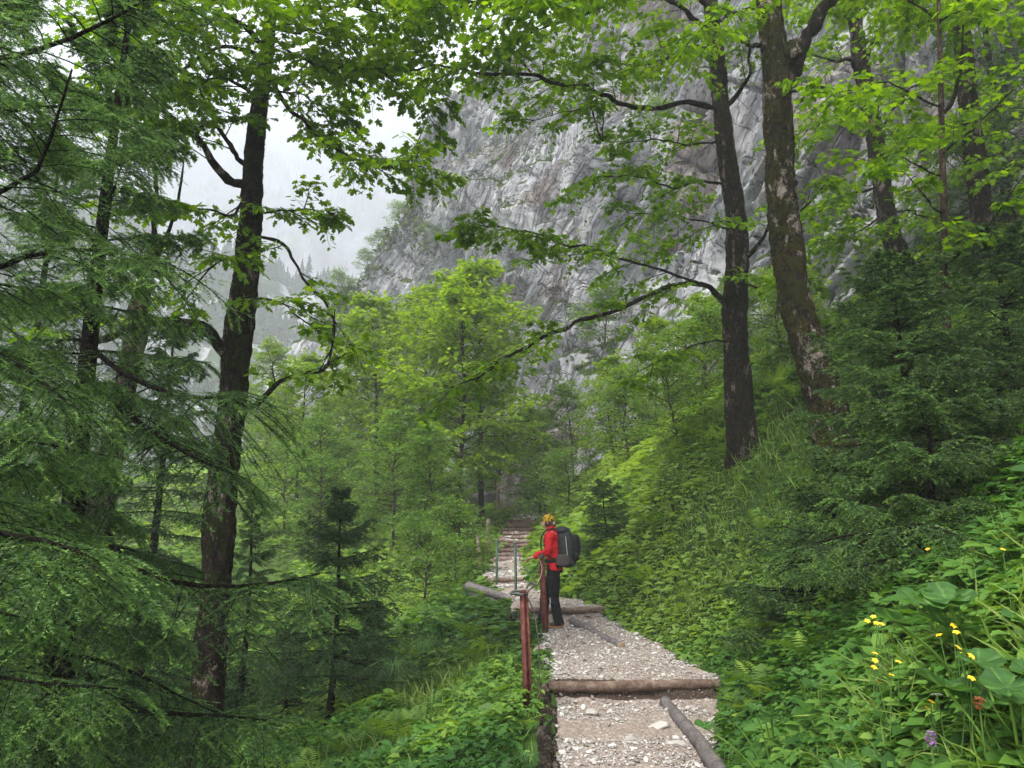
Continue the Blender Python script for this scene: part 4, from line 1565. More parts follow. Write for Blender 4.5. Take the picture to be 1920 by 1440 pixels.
# ================================================================ spruces
def needles_on(acc, sh, per, ln=.018, wd=.003, rlo=.2, rhi=.6, tip=.3, m=0, flat=.5):
    n = len(sh)
    idx = np.repeat(np.arange(n), per)
    t = (np.tile(np.arange(per), n) + RNG.random(n * per)) / per
    pos, T = interp_curves(sh, idx, t)
    ref = unit(np.cross(T, Z3) + 1e-5)
    up_ = np.cross(ref, T)
    ph = RNG.uniform(0, 2 * pi, n * per)
    rad = unit(ref * np.cos(ph)[:, None] + up_ * (np.sin(ph) * flat + .15)[:, None])
    d = unit(T * .75 + rad)
    L_ = ln * RNG.uniform(.75, 1.15, n * per) * (1.05 - .35 * t)
    w_ = unit(np.cross(d, RNG.normal(0, 1, d.shape)))
    V = np.stack([pos - w_ * wd * .5, pos + w_ * wd * .5, pos + d * L_[:, None]], 1)
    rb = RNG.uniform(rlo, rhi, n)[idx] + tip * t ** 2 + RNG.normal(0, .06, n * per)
    acc.add(V.reshape(-1, 3), np.arange(n * per * 3).reshape(-1, 3), np.repeat(np.clip(rb, 0, 1), 3), m)


def spruce(label, x, y, h, rad, nb=90, lats=12, shoots=7, per=16, ln=.026, wd=.005, bare=.08, droop=.35, lat_droop=.35, mat=None,
           trunk_r=.07, seed=0, upturn=.25, prof=.8, name='spruce_tree', az_range=None, extra=None, tipb=.25, tmin=None, top_z=None, dead=0, lean=(0, 0), rlo=.15, rhi=.6, ks=.12, tmax=.985, roll=9, ws=.28, flat=.35):
    zb = float(gz(x, y)) - .1
    base = np.array([x, y, zb])
    root = thing(name, label, 'tree', tuple(base))
    z = np.linspace(0, 1, 10)
    cv = np.stack([lean[0] * z + .03 * np.sin(z * 5 + seed), lean[1] * z + .03 * np.cos(z * 4 + seed), z * h], 1)
    tr, br_a, nd = Acc(), Acc(), Acc()
    trunk_tube(tr, cv, trunk_r * (1 - z * .95) + .004, 12, 90, .06, .35, seed=seed)
    t = bare + (tmax - bare) * np.linspace(0, 1, nb) ** 1.3
    whorl = np.round(t * h / .30) * .30 / h
    t = np.clip(t * (1 - ws) + whorl * ws + RNG.normal(0, .004, nb), bare * .9, tmax)
    pos, T = interp_curves(resamp(cv, 30)[None], np.zeros(nb, int), t)
    az = np.arange(nb) * 2.39996 + RNG.normal(0, .3, nb)
    if az_range is not None:
        az = RNG.uniform(az_range[0], az_range[1], nb)
    Lb = rad * (1 - (t - bare) / (1 - bare)) ** prof * RNG.uniform(.72, 1.12, nb) + .06
    el = np.interp(t, [0, .6, 1], [-.12, .12, .9])
    d = np.stack([np.cos(az) * np.cos(el), np.sin(az) * np.cos(el), np.sin(el)], 1)
    k = 9
    s = np.linspace(0, 1, k)
    J = np.cumsum(RNG.normal(0, .012, (nb, k, 3)), 1)
    dr = droop * np.interp(t, [0, 1], [1.15, .1])
    br = pos[:, None] + Lb[:, None, None] * (d[:, None] * s[None, :, None] + J * s[None, :, None] + Z3 * (-dr[:, None] * s[None] ** 1.6 + upturn * dr[:, None] * s[None] ** 4)[..., None])
    if extra:
        ex = np.array([resamp(crom(np.asarray(e) - base, 24), k) for e in extra])
        br = np.concatenate([br, ex])
        Lb = np.concatenate([Lb, [np.linalg.norm(e[-1] - e[0]) for e in ex]])
    V, F = tubes(br, np.linspace(1, .22, k)[None] * (.004 + .0085 * Lb[:, None]), 5)
    br_a.add(V, F)
    lt, tt = kids(br, lats, ks, .98, Lb * .36 + .03, .25, 56, -.05, lat_droop, 6, .014, roll, .62)
    Ll = np.linalg.norm(lt[:, -1] - lt[:, 0], axis=1)
    V, F = tubes(lt, np.linspace(1, .4, 6)[None] * (.0022 + .004 * Ll[:, None]), 3)
    br_a.add(V, F)
    st, _ = kids(lt, shoots, .15, .95, np.minimum(.21, Ll * .5 + .02), .25, 46, -.02, .12, 4, .02, roll, .45)
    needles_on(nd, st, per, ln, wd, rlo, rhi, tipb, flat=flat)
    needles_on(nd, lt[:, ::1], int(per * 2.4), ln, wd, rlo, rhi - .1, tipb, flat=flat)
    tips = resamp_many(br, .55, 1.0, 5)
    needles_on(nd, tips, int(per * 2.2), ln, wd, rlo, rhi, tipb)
    lead = resamp(cv, 60)[-10:][None]
    needles_on(nd, lead, per * 3, ln, wd, rlo, rhi, tipb)
    tr.obj('trunk', BARK_S, root)
    if dead:
        dz = RNG.uniform(.06, bare + .05, dead)
        pos, T = interp_curves(resamp(cv, 30)[None], np.zeros(dead, int), dz)
        az = RNG.uniform(0, 2 * pi, dead)
        d = np.stack([np.cos(az), np.sin(az), np.full(dead, -.15)], 1)
        db = pos[:, None] + (rad * .7 * RNG.uniform(.3, 1, dead))[:, None, None] * (d[:, None] * s[None, :, None] - Z3 * (.2 * s ** 2)[None, :, None])
        V, F = tubes(db, np.linspace(1, .3, k)[None] * .008, 4)
        br_a.add(V, F)
        dt, _ = kids(db, 7, .3, 1, .25, .4, 50, 0, .2, 5, .05, 20, .4)
        V, F = tubes(dt, np.linspace(1, .4, 5)[None] * .004, 3)
        br_a.add(V, F)
    br_a.obj('branches', BARK_S, root)
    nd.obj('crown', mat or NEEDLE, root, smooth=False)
    return root


def resamp_many(br, a, b, k):
    u = np.linspace(a, b, k) * (br.shape[1] - 1)
    i = np.minimum(np.floor(u).astype(int), br.shape[1] - 2)
    f = (u - i)[None, :, None]
    return br[:, i] * (1 - f) + br[:, i + 1] * f


# left: the tall near spruce whose boughs cover the lower left
X1 = (150 - 960) / FPX * 6.0
spruce('tall near spruce with long sagging boughs covering the lower left of the hollow', X1, 6.0, 8.6, 1.6, nb=84, lats=28, shoots=10, per=40, ln=.024, wd=.0062, bare=.03, ws=.5,
       droop=.45, lat_droop=.55, mat=NEEDLE_F, trunk_r=.13, seed=1, prof=.62, rlo=.0, rhi=.72, tipb=.35,
       extra=[PL((200, 1000, 6.0), (240, 1062, 5.6), (330, 1092, 5.2), (430, 1100, 5.0), (520, 1092, 4.8), (600, 1075, 4.7)),
              PL((170, 1270, 6.0), (230, 1325, 5.4), (330, 1338, 5.0), (420, 1342, 4.8), (500, 1350, 4.7)),
              PL((160, 640, 6.0), (230, 700, 5.5), (330, 740, 5.1), (420, 745, 4.8), (465, 735, 4.7)),
              PL((160, 720, 6.0), (260, 790, 5.4), (350, 850, 5.0), (440, 890, 4.7))])
# the one whose trunk stands outside on the left and reaches in with light tips
X2 = (-330 - 960) / FPX * 3.9
spruce('nearest spruce reaching in from the left edge with light green tips high up', X2, 3.9, 7.6, 1.75, nb=46, lats=32, shoots=11, per=44, ln=.021, wd=.0046, bare=.12, ws=.5,
       droop=.35, lat_droop=.45, mat=NEEDLE_F, trunk_r=.11, seed=2, prof=.4, az_range=(-.9, 1.0), rlo=.1, rhi=.8, tipb=.35,
       extra=[PL((-330, 420, 3.9), (-200, 430, 3.7), (-60, 380, 3.5), (60, 330, 3.3), (100, 240, 3.2), (135, 130, 3.15)),
              PL((-330, 150, 3.9), (-150, 130, 3.7), (50, 100, 3.5), (200, 40, 3.4), (300, -20, 3.3)),
              PL((-330, 560, 3.9), (-150, 560, 3.7), (50, 480, 3.6), (200, 470, 3.6), (330, 500, 3.6)),
              PL((-330, 300, 3.9), (-150, 260, 3.8), (0, 210, 3.8), (160, 200, 3.8), (260, 230, 3.8)),
              PL((-330, 700, 3.9), (-200, 640, 3.6), (-60, 640, 3.4), (60, 700, 3.3), (130, 760, 3.2)),
              PL((-330, 980, 3.9), (-180, 930, 3.6), (-40, 990, 3.3), (90, 1015, 3.1), (170, 1045, 3.0))])
spruce('dark spruce standing behind the near one, seen through its boughs at the left edge', (30 - 960) / FPX * 9.5, 9.5, 9.5, 1.6, nb=90, lats=14, shoots=7, per=14, ln=.034, wd=0.0112,
       bare=.05, mat=NEEDLE_D, trunk_r=.13, seed=3, prof=.6, dead=10)
spruce('dark ragged spruce in the hollow between the snag and the mossy trunk', (300 - 960) / FPX * 12.5, 12.5, 7.2, 1.5, nb=80, lats=13, shoots=7, per=12, ln=.04, wd=0.0144,
       bare=.1, mat=NEEDLE_D, trunk_r=.10, seed=4, prof=.7, dead=12)
spruce('half grown spruce just right of the mossy trunk, behind it', (480 - 960) / FPX * 13.5, 13.5, 3.7, 1.05, nb=60, lats=11, shoots=7, per=12, ln=.036, wd=0.0128,
       bare=.1, mat=NEEDLE, trunk_r=.06, seed=5, dead=6)
spruce('small dark pyramid spruce with bare lower stem, alone left of the path', -2.42, 11.0, 3.4, 1.3, nb=78, lats=13, shoots=7, per=20, ln=.028, wd=0.007,
       bare=.30, droop=.25, lat_droop=.45, mat=NEEDLE, trunk_r=.055, seed=6, ws=.6, roll=7, prof=.85, dead=16, upturn=1.1, lean=(.1, 0), rlo=.0, rhi=.45, tipb=.2)
spruce('dark spruce sapling behind the small pyramid spruce, nearly hidden by it', (705 - 960) / FPX * 13, 13.0, 1.5, .8, nb=46, lats=10, shoots=6, per=12, ln=.034, wd=0.0128, bare=.1, mat=NEEDLE_D, trunk_r=.04, seed=16)
spruce('low young spruce in the bottom of the hollow left of the pyramid spruce', (560 - 960) / FPX * 12, 12.0, 1.7, .8, nb=40, lats=10, shoots=6, per=12, ln=.034, wd=0.0128, bare=.08, mat=NEEDLE, trunk_r=.04, seed=17)
# right: the bushy group
spruce('bushy spruce with an upright leader in front of the leaning dark maple foot', (1715 - 960) / FPX * 7.6, 7.6, 3.05, 1.5, nb=120, lats=15, shoots=8, per=24, ln=.024, wd=0.0083,
       bare=.02, droop=.25, lat_droop=.28, mat=NEEDLE, trunk_r=.06, seed=7, prof=.55, upturn=.9, ws=.65, roll=7, rlo=.1, rhi=.62, tipb=.3)
spruce('shorter bushy spruce hiding the foot of the thick peeling trunk', (1560 - 960) / FPX * 8.6, 8.6, 1.6, 1.05, nb=66, lats=14, shoots=8, per=22, ln=.026, wd=0.0093,
       bare=.02, droop=.25, lat_droop=.28, mat=NEEDLE, trunk_r=.05, seed=8, prof=.5, upturn=.9, ws=.65, roll=7, tipb=.3)
spruce('spruce filling the right edge beside the bushy one, darker and wider', (1925 - 960) / FPX * 8.2, 8.2, 2.5, 1.4, nb=104, lats=15, shoots=8, per=23, ln=.026, wd=0.0090,
       bare=.02, droop=.28, lat_droop=.3, mat=NEEDLE, trunk_r=.06, seed=9, prof=.5, upturn=.9, ws=.65, roll=7)
spruce('low spreading spruce whose lowest bough hangs out over the flowering herbs', (1745 - 960) / FPX * 6.3, 6.3, 1.45, 1.0, nb=62, lats=15, shoots=10, per=26, ln=.021, wd=0.0074,
       bare=.12, droop=.3, lat_droop=.35, mat=NEEDLE, trunk_r=.045, seed=10, prof=.35, upturn=.8, ws=.65, roll=7, dead=12, tipb=.4,
       extra=[PL((1740, 1010, 6.3), (1640, 1000, 5.9), (1560, 1010, 5.6), (1500, 1030, 5.4)), PL((1740, 1000, 6.3), (1700, 985, 5.6), (1740, 985, 5.2), (1800, 1005, 5.0))])
spruce('low spruce with drooping skirts uphill of the nearest log step', (1480 - 960) / FPX * 8.0, 8.0, 1.1, .85, nb=38, lats=14, shoots=8, per=23, ln=.024, wd=0.0086,
       bare=.05, droop=.35, lat_droop=.4, mat=NEEDLE, trunk_r=.04, seed=11, prof=.35, upturn=.7, ws=.65, roll=7, dead=8)
spruce('tall dark spruce beyond the slope crest cut off by the right edge', (1960 - 960) / FPX * 17, 17.0, 8.5, 2.0, nb=80, lats=13, shoots=7, per=10, ln=.05, wd=0.0192,
       bare=.05, mat=NEEDLE_D, trunk_r=.12, seed=12, prof=.6)
spruce('small dense spruce on the slope edge right behind the hiker', (1132 - 960) / FPX * 15.6, 15.6, 1.45, .62, nb=70, lats=10, shoots=6, per=13, ln=.030, wd=.009,
       bare=.02, droop=.15, mat=NEEDLE, trunk_r=.025, seed=13, prof=.42, upturn=1.2, rhi=.45)


# ================================================================ ground cover
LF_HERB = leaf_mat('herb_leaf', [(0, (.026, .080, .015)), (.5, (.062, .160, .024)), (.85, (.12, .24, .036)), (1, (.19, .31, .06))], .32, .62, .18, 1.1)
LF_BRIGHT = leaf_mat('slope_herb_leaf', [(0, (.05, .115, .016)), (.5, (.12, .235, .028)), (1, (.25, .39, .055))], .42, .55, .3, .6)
GRASS = leaf_mat('grass_blade', [(0, (.06, .12, .02)), (.5, (.14, .24, .03)), (1, (.26, .35, .08))], .4, .5, .3, .8)
LF_BIG = leaf_mat('butterbur_leaf', [(0, (.030, .085, .018)), (.45, (.055, .14, .028)), (1, (.12, .22, .06))], .38, .6, .2, 3.0)
CLUMP = leaf_mat('clump_grass', [(0, (.03, .085, .022)), (.6, (.065, .15, .035)), (1, (.13, .22, .07))], .3, .5, .3, .8)


def gnorm(x, y):
    e = .25
    dx = (gz(x + e, y) - gz(x - e, y)) / (2 * e)
    dy = (gz(x, y + e) - gz(x, y - e)) / (2 * e)
    return unit(np.stack([-dx, -dy, np.ones_like(dx)], -1))


def cover_pts(n, y0, y1, a0=-.86, a1=.86, edge=.0, pw=1.0):
    u = RNG.random(n) ** pw
    y = np.exp(math.log(y0) + u * (math.log(y1) - math.log(y0)))
    x = RNG.uniform(a0, a1, n) * y
    ra = .10 * fbm(y * 1.1, 0 * y, 2, 3)
    rb = .14 * fbm(y * 1.0, 0 * y, 9, 4)
    cl = xl(y) + ra + edge + .07
    cr = xr(y) + rb - edge - .05
    keep = (x < cl) | (x > cr)
    if edge >= 0:
        rim = (x < cl) & (y < 9.0) & (y > 4.2) & (x > xl(y) - .20 - .12 * (y < 8))
        keep &= ~rim | (RNG.random(n) < .07)
    x, y, cl, cr = x[keep], y[keep], cl[keep], cr[keep]
    dist = np.where(x < cl, cl - x, x - cr)
    return x, y, dist


def undergrowth():
    specs = [  # n, y range, template, base size, height, material, seed thresholds
        (90000, (2.1, 19), TL, .064, (.05, .42), 0, 0, None),
        (60000, (2.1, 20), TO, .088, (.03, .45), 0, 1, None),
        (46000, (3, 24), TM, .080, (.05, .40), 0, 2, None),
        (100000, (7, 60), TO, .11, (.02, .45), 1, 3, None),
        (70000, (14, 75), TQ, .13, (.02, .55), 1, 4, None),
    ]
    acc = Acc()
    for n, (y0, y1), tm, sz, (h0, h1), mi, sd, _ in specs:
        x, y, dist = cover_pts(n, y0, y1)
        n = len(x)
        g = gz(x, y)
        rim = (x < xl(y)) & (y < 9.0) & (dist < .20)
        keep = ~rim | (RNG.random(n) < .12)
        x, y, dist, g = x[keep], y[keep], dist[keep], g[keep]
        n = len(x)
        patch = fbm(x * .9 + 13 * sd, y * .9, sd * 3.3, 3)
        keep = patch > -.55 + .1 * sd
        x, y, dist, g, patch = x[keep], y[keep], dist[keep], g[keep], patch[keep]
        n = len(x)
        hm = (h0 + (h1 - h0) * np.clip(.5 + .7 * fbm(x * .7, y * .7, 21, 3), .08, 1)) * np.clip(.30 + dist * 1.1, 0, 1)
        hh = hm * (1 - RNG.random(n) ** 1.7)
        pos = np.stack([x, y, g + hh + .01], 1)
        gn = gnorm(x, y)
        nr = unit(gn * .5 + Z3 * .8 + RNG.normal(0, .38, (n, 3)))
        yd = unit(RNG.normal(0, 1, (n, 3)) * np.array([1, 1, .2]) + gn * np.array([1.3, 1.3, -.1]))
        s = sz * RNG.uniform(.5, 1.35, n) * np.maximum(1, y / 9) ** .65
        near = y < 5
        s = np.where(near & (tm is TL), s * 1.1, s)
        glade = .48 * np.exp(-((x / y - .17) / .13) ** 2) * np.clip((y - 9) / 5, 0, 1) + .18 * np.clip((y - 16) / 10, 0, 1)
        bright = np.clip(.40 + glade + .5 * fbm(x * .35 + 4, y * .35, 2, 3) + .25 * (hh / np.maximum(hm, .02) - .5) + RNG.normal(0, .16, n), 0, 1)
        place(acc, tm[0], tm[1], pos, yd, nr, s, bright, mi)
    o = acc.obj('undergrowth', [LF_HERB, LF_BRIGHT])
    tag(o, 'leafy herbs and brambles covering both banks of the footpath', 'undergrowth', kind='stuff')
    # grass
    acc = Acc()
    x, y, dist = cover_pts(190000, 2.2, 55, edge=-.0)
    k = (fbm(x * .5, y * .5, 40, 3) > -.05) | (dist < .12) | ((y > 11) & (np.abs(x / y - .17) < .14)) | ((y > 9) & (x / y > .3))
    x, y, dist = x[k], y[k], dist[k]
    n = len(x)
    gn = gnorm(x, y)
    pos = np.stack([x, y, gz(x, y) - .01], 1)
    yd = unit(Z3 + gn * .35 + RNG.normal(0, .42, (n, 3)))
    nr = unit(RNG.normal(0, 1, (n, 3)))
    s = RNG.uniform(.12, .38, n) * np.clip(.35 + dist, 0, 1)
    tv = TB[0].copy()
    tv[:, 0] *= .8
    tv[:, 2] *= 2.2
    wf = np.maximum(1, y / 7)
    place(acc, tv, TB[1], pos, yd, nr, s, RNG.random(n))
    o = acc.obj('grass', GRASS)
    tag(o, 'long thin grass growing among the herbs on the banks', 'grass', kind='stuff')


undergrowth()


def fern_template():
    vs, fs = [], []
    n = 13
    for i in range(n):
        t = (i + .5) / n
        y = t
        z = .28 * t - .55 * t ** 2.2
        L_ = .30 * math.sin(pi * min(1, t * .8 + .2)) ** .8
        for sg in (1, -1):
            b = len(vs)
            vs += [(0, y, z), (sg * L_ * .5, y + .02, z + .01), (sg * L_, y + .07, z - .03), (sg * L_ * .5, y + .065, z + .01)]
            fs.append([b, b + 1, b + 2, b + 3] if sg > 0 else [b, b + 3, b + 2, b + 1])
    b = len(vs)
    vs += [(-.006, 0, 0), (.006, 0, 0), (.003, 1, -.27), (-.003, 1, -.27)]
    fs.append([b, b + 1, b + 2, b + 3])
    return np.array(vs, float), [np.array(fs)]


def ferns():
    FT = fern_template()
    acc = Acc()
    x, y, dist = cover_pts(520, 6.5, 24)
    k = (dist > .35) & (fbm(x * .5 + 9, y * .5, 77, 3) > .05)
    x, y = x[k], y[k]
    m = 8
    xr_, yr_ = np.repeat(x, m), np.repeat(y, m)
    az = np.tile(np.arange(m) * 2 * pi / m, len(x)) + RNG.normal(0, .25, len(xr_))
    pos = np.stack([xr_, yr_, gz(xr_, yr_) + .08], 1)
    yd = np.stack([np.cos(az), np.sin(az), .75 + RNG.normal(0, .15, len(az))], 1)
    sz = np.repeat(RNG.uniform(.3, .62, len(x)), m) * RNG.uniform(.8, 1.1, len(az))
    place(acc, FT[0], FT[1], pos, yd, np.tile([[0, 0, 1.]], (len(az), 1)) + RNG.normal(0, .1, (len(az), 3)), sz, RNG.random(len(az)))
    o = acc.obj('ferns', LF_BRIGHT)
    tag(o, 'arching ferns scattered through the herbs on both banks', 'ferns', kind='stuff')


ferns()


def litter():
    """fallen twigs and brown leaves at the rim of the gravel and under the trees"""
    acc = Acc()
    x, y, dist = cover_pts(9000, 3, 18, edge=-.25)
    k = dist < 1.2
    x, y = x[k], y[k]
    n = len(x)
    pos = np.stack([x, y, np.maximum(gz(x, y), 0 * x - 9) + .03], 1)
    place(acc, TO[0], TO[1], pos, RNG.normal(0, 1, (n, 3)) * np.array([1, 1, .2]), RNG.normal(0, .3, (n, 3)) + Z3, RNG.uniform(.02, .06, n), RNG.random(n))
    o = acc.obj('leaf_litter', leaf_mat('dead_leaf', [(0, (.05, .028, .014)), (.6, (.14, .085, .04)), (1, (.26, .18, .09))], .15, .8, .1))
    tag(o, 'brown fallen leaves and scraps along the rim of the gravel path', 'leaf litter', kind='stuff')


litter()


def foreground_herbs():
    """larger leaves close to the camera on the right and lower left"""
    acc = Acc()
    for n, tm, a0, a1, y0, y1, sz, h in ((4200, TL, .27, .80, 2.3, 6.5, .15, .42), (2600, TM, .27, .8, 2.3, 6.5, .13, .40), (900, TO, .3, .8, 2.3, 5.5, .16, .42), (2400, TL, -.6, .03, 3.6, 8.5, .13, .40), (1500, TM, -.6, .03, 3.6, 8.5, .13, .40)):
        x, y, dist = cover_pts(n, y0, y1, a0, a1)
        n = len(x)
        hm = h * np.clip(.55 + .6 * fbm(x * .8, y * .8, 33, 3), .2, 1) * np.clip(.25 + dist, 0, 1)
        hh = hm * (1 - .85 * RNG.random(n) ** 1.2)
        pos = np.stack([x, y, gz(x, y) + hh], 1)
        nr = unit(Z3 + np.array([0, -.25, 0]) + RNG.normal(0, .28, (n, 3)))
        yd = unit(RNG.normal(0, 1, (n, 3)) * np.array([1, 1, .25]) + np.array([-.3, -.6, -.1]))
        s = sz * RNG.uniform(.6, 1.2, n)
        place(acc, tm[0], tm[1], pos, yd, nr, s, np.clip(RNG.beta(2.5, 2, n), 0, 1), 0)
        u = RNG.random(n) < .25
        pos, x, y, hh, n = pos[u], x[u], y[u], hh[u], int(u.sum())
        st = pos[:, None] + np.linspace(0, 1, 4)[None, :, None] * (np.stack([x * 0, y * 0, -hh], 1) + RNG.normal(0, .05, (n, 3)))[:, None]
        V, F = tubes(st, np.full((n, 4), .0028), 3)
        acc.add(V, F, .6, 0)
    o = acc.obj('herb_foliage', [LF_HERB])
    tag(o, 'broad lobed herb leaves on the near banks beside the gravel', 'herbs', kind='stuff')


foreground_herbs()


def on_herbs(px, py, h, y0=2.4, y1=9.0):
    """where the line of sight meets the top of the plant cover"""
    Y = np.linspace(y0, y1, 400)
    for yy in Y:
        p = P(px, py, yy)
        if p[2] < gz(p[0], p[1]) + h:
            return yy
    return y0 + 2


def butterbur(label, spots, px, py, Y, seed):
    rng = np.random.default_rng(seed)
    Y = on_herbs(px, py, .36)
    c = P(px, py, Y)
    g = float(gz(c[0], c[1]))
    root = thing('butterbur_plant', label, 'plant', (c[0], c[1], g), 'butterbur plants')
    for (dx, dy, dz, s, rz, ti) in spots:
        a = Acc()
        tip = np.array([dx, dy, max(.12, min(.42, c[2] - g) + dz)])
        n_ = unit(np.array([math.cos(rz) * ti, math.sin(rz) * ti - .3, 1.0]))
        yd = np.array([math.cos(rz), math.sin(rz), -.2])
        place(a, TR[0] - np.array([0, .42, .0]), TR[1], tip[None], yd[None], n_[None], s, .5)
        a.A[-1] = np.clip(TR[2] + rng.uniform(-.2, .15), 0, 1).astype(np.float32)
        a.obj('leaf', LF_BIG, root)
        cv = crom(np.array([[dx * .2, dy * .2, 0], [dx * .6, dy * .6, tip[2] * .6], tip - np.array([0, 0, .01])]), 8)
        V, F = tubes(cv, np.linspace(.007, .004, 8), 6)
        Acc().add(V, F, .9).obj('stem', LF_HERB, root)


def rs(n, seed, sp=.25, s0=.2, s1=.38):
    r = np.random.default_rng(seed)
    return [(r.normal(0, sp), r.normal(0, sp), r.uniform(-.12, .1), r.uniform(s0, s1), r.uniform(0, 6.28), r.uniform(.1, .4)) for _ in range(n)]


butterbur('largest butterbur, its broad pale leaves overhanging the yellow flowers', rs(9, 1, 0.196, 0.150, 0.266), 1835, 1150, 3.5, 1)
butterbur('butterbur at the right edge below the largest one, beside the orange bloom', rs(8, 2, 0.172, 0.136, 0.237), 1900, 1290, 3.0, 2)
butterbur('butterbur at the rim of the path beside the near drainage log', rs(8, 3, 0.149, 0.088, 0.148), 1450, 1350, 4.4, 3)
butterbur('butterbur low beside the path between the log step and the flowers', rs(8, 4, 0.161, 0.095, 0.163), 1530, 1290, 4.4, 4)
butterbur('broad leaved butterbur on the left bank at the bottom, closest to the camera', rs(9, 5, 0.230, 0.109, 0.200), 800, 1435, 4.9, 5)
butterbur('butterbur on the left bank halfway between the rusty post and the bottom', rs(8, 6, 0.207, 0.095, 0.163), 770, 1290, 6.8, 6)
butterbur('small butterbur under the top of the nearest rusty post', rs(8, 7, 0.184, 0.082, 0.133), 850, 1190, 8.6, 7)
butterbur('small leaved butterbur at the bottom under the purple orchid', rs(8, 8, 0.138, 0.082, 0.148), 1640, 1400, 3.3, 8)

PETAL = plain_mat('yellow_petal', (.75, .50, .02), .5, .4, .1, 40, .1)
CENTRE = plain_mat('flower_centre', (.45, .30, .02), .7, .2, .2, 90, .5)
WHITEP = plain_mat('white_floret', (.72, .74, .60), .7, .2, .2, 90, .4)
PURP = plain_mat('orchid_purple', (.42, .17, .50), .6, .3, .3, 60, .3)
ORNG = plain_mat('orange_bract', (.42, .10, .04), .6, .3, .3, 60, .3)
GSTEM = plain_mat('green_stem', (.07, .15, .03), .6, .3, .2, 30, .2)


def stem_part(root, h, bend, r=.0022):
    cv = crom(np.array([[bend[0], bend[1], -h], [bend[0] * .5, bend[1] * .5, -h * .5], [0, 0, 0]]), 8)
    V, F = tubes(cv, np.linspace(r * 1.4, r, 8), 5)
    Acc().add(V, F).obj('stem', GSTEM, root)


def buttercup(px, py, Y, label, r=.016):
    Y = on_herbs(px, py, .50)
    r = r * max(1, Y / 4.2)
    p = P(px, py, Y)
    root = thing('yellow_flower', label, 'flower', tuple(p), 'yellow flowers among the herbs')
    a = Acc()
    tilt = RNG.normal(0, .35, 2)
    n_ = unit(np.array([tilt[0], tilt[1] - .5, 1.0]))
    tv, tf = ovate_template()
    tv = tv * np.array([1.9, 1.0, 2.0]) + np.array([0, .05, .1])
    az = np.arange(5) * 2 * pi / 5 + RNG.random()
    u = unit(np.cross(n_, [1, 0, 0]))
    v = np.cross(n_, u)
    yd = np.cos(az)[:, None] * u + np.sin(az)[:, None] * v + n_ * .45
    place(a, tv, tf, np.tile([[0, 0, 0]], (5, 1)), yd, np.tile(n_, (5, 1)), r, .5)
    a.obj('petals', PETAL, root)
    vv, ff = rock_template(1, 1)
    Acc().add(vv * r * .28 + n_ * r * .22, ff).obj('centre', CENTRE, root)
    h = max(.1, float(p[2] - gz(p[0], p[1])))
    stem_part(root, min(h, .6), RNG.normal(0, .05, 2))


FL = [(1638, 1158, 'topmost of the yellow flower cluster left of the grass clump'), (1650, 1150, 'yellow flower high at the back of the cluster left of the grass clump'), (1643, 1170, 'yellow flower under the topmost one of the cluster left of the grass clump'),
      (1626, 1166, 'leftmost yellow flower at the upper edge of the herbs'), (1653, 1172, 'yellow flower at the right of the small cluster left of the grass clump'),
      (1787, 1175, 'yellow flower just under the left rim of the largest butterbur'), (1793, 1188, 'orange yellow flower under the rim of the largest butterbur'), (1762, 1193, 'yellow flower at the left of the pair under the largest butterbur'),
      (1795, 1216, 'yellow flower above the pair in front of the big leaf'), (1807, 1229, 'larger flower of the pair in front of the big leaf'), (1819, 1232, 'small yellow flower right of the pair in front of the big leaf'),
      (1640, 1227, 'upper yellow flower in the column of three on the left'), (1640, 1240, 'middle yellow flower in the column of three on the left'), (1638, 1253, 'lowest yellow flower in the column of three on the left'),
      (1684, 1243, 'single yellow flower between the column of three and the grass clump'), (1671, 1268, 'yellow flower low between the column of three and the white umbel'), (1648, 1281, 'lowest left yellow flower above the lobed leaves'),
      (1745, 1318, 'yellow flower just below left of the white umbel'), (1738, 1330, 'lowest yellow flower below the white umbel'), (1820, 1274, 'flat yellow flower above the white umbel, right'), (1740, 1031, 'tiny yellow flower in front of the hanging bough'),
      (1880, 1032, 'yellow flower near the right edge in front of the dark gap')]
for px, py, lab in FL:
    buttercup(px, py, 3.75 - (py - 1150) * .0022 + (1.2 if py < 1100 else 0), lab, .017 if py > 1100 else .014)


def spike(px, py, Y, h, mat, name, label, cat, r=.012):
    Y = on_herbs(px, py, .46)
    p = P(px, py, Y)
    root = thing(name, label, cat, tuple(p))
    a = Acc()
    n = 46
    t = RNG.random(n)
    az = RNG.uniform(0, 6.28, n)
    rr = r * np.sin(pi * np.clip(t * .85 + .12, 0, 1))
    pos = np.stack([np.cos(az) * rr, np.sin(az) * rr, t * h], 1)
    place(a, TO[0] * np.array([1.6, 1, 1]), TO[1], pos, np.stack([np.cos(az), np.sin(az), .4 + 0 * az], 1), np.tile([[0, 0, 1.]], (n, 1)), r * 1.1, RNG.random(n))
    a.obj('bloom', mat, root)
    stem_part(root, min(.5, max(.12, float(p[2] - gz(p[0], p[1])))), (0, 0), .003)


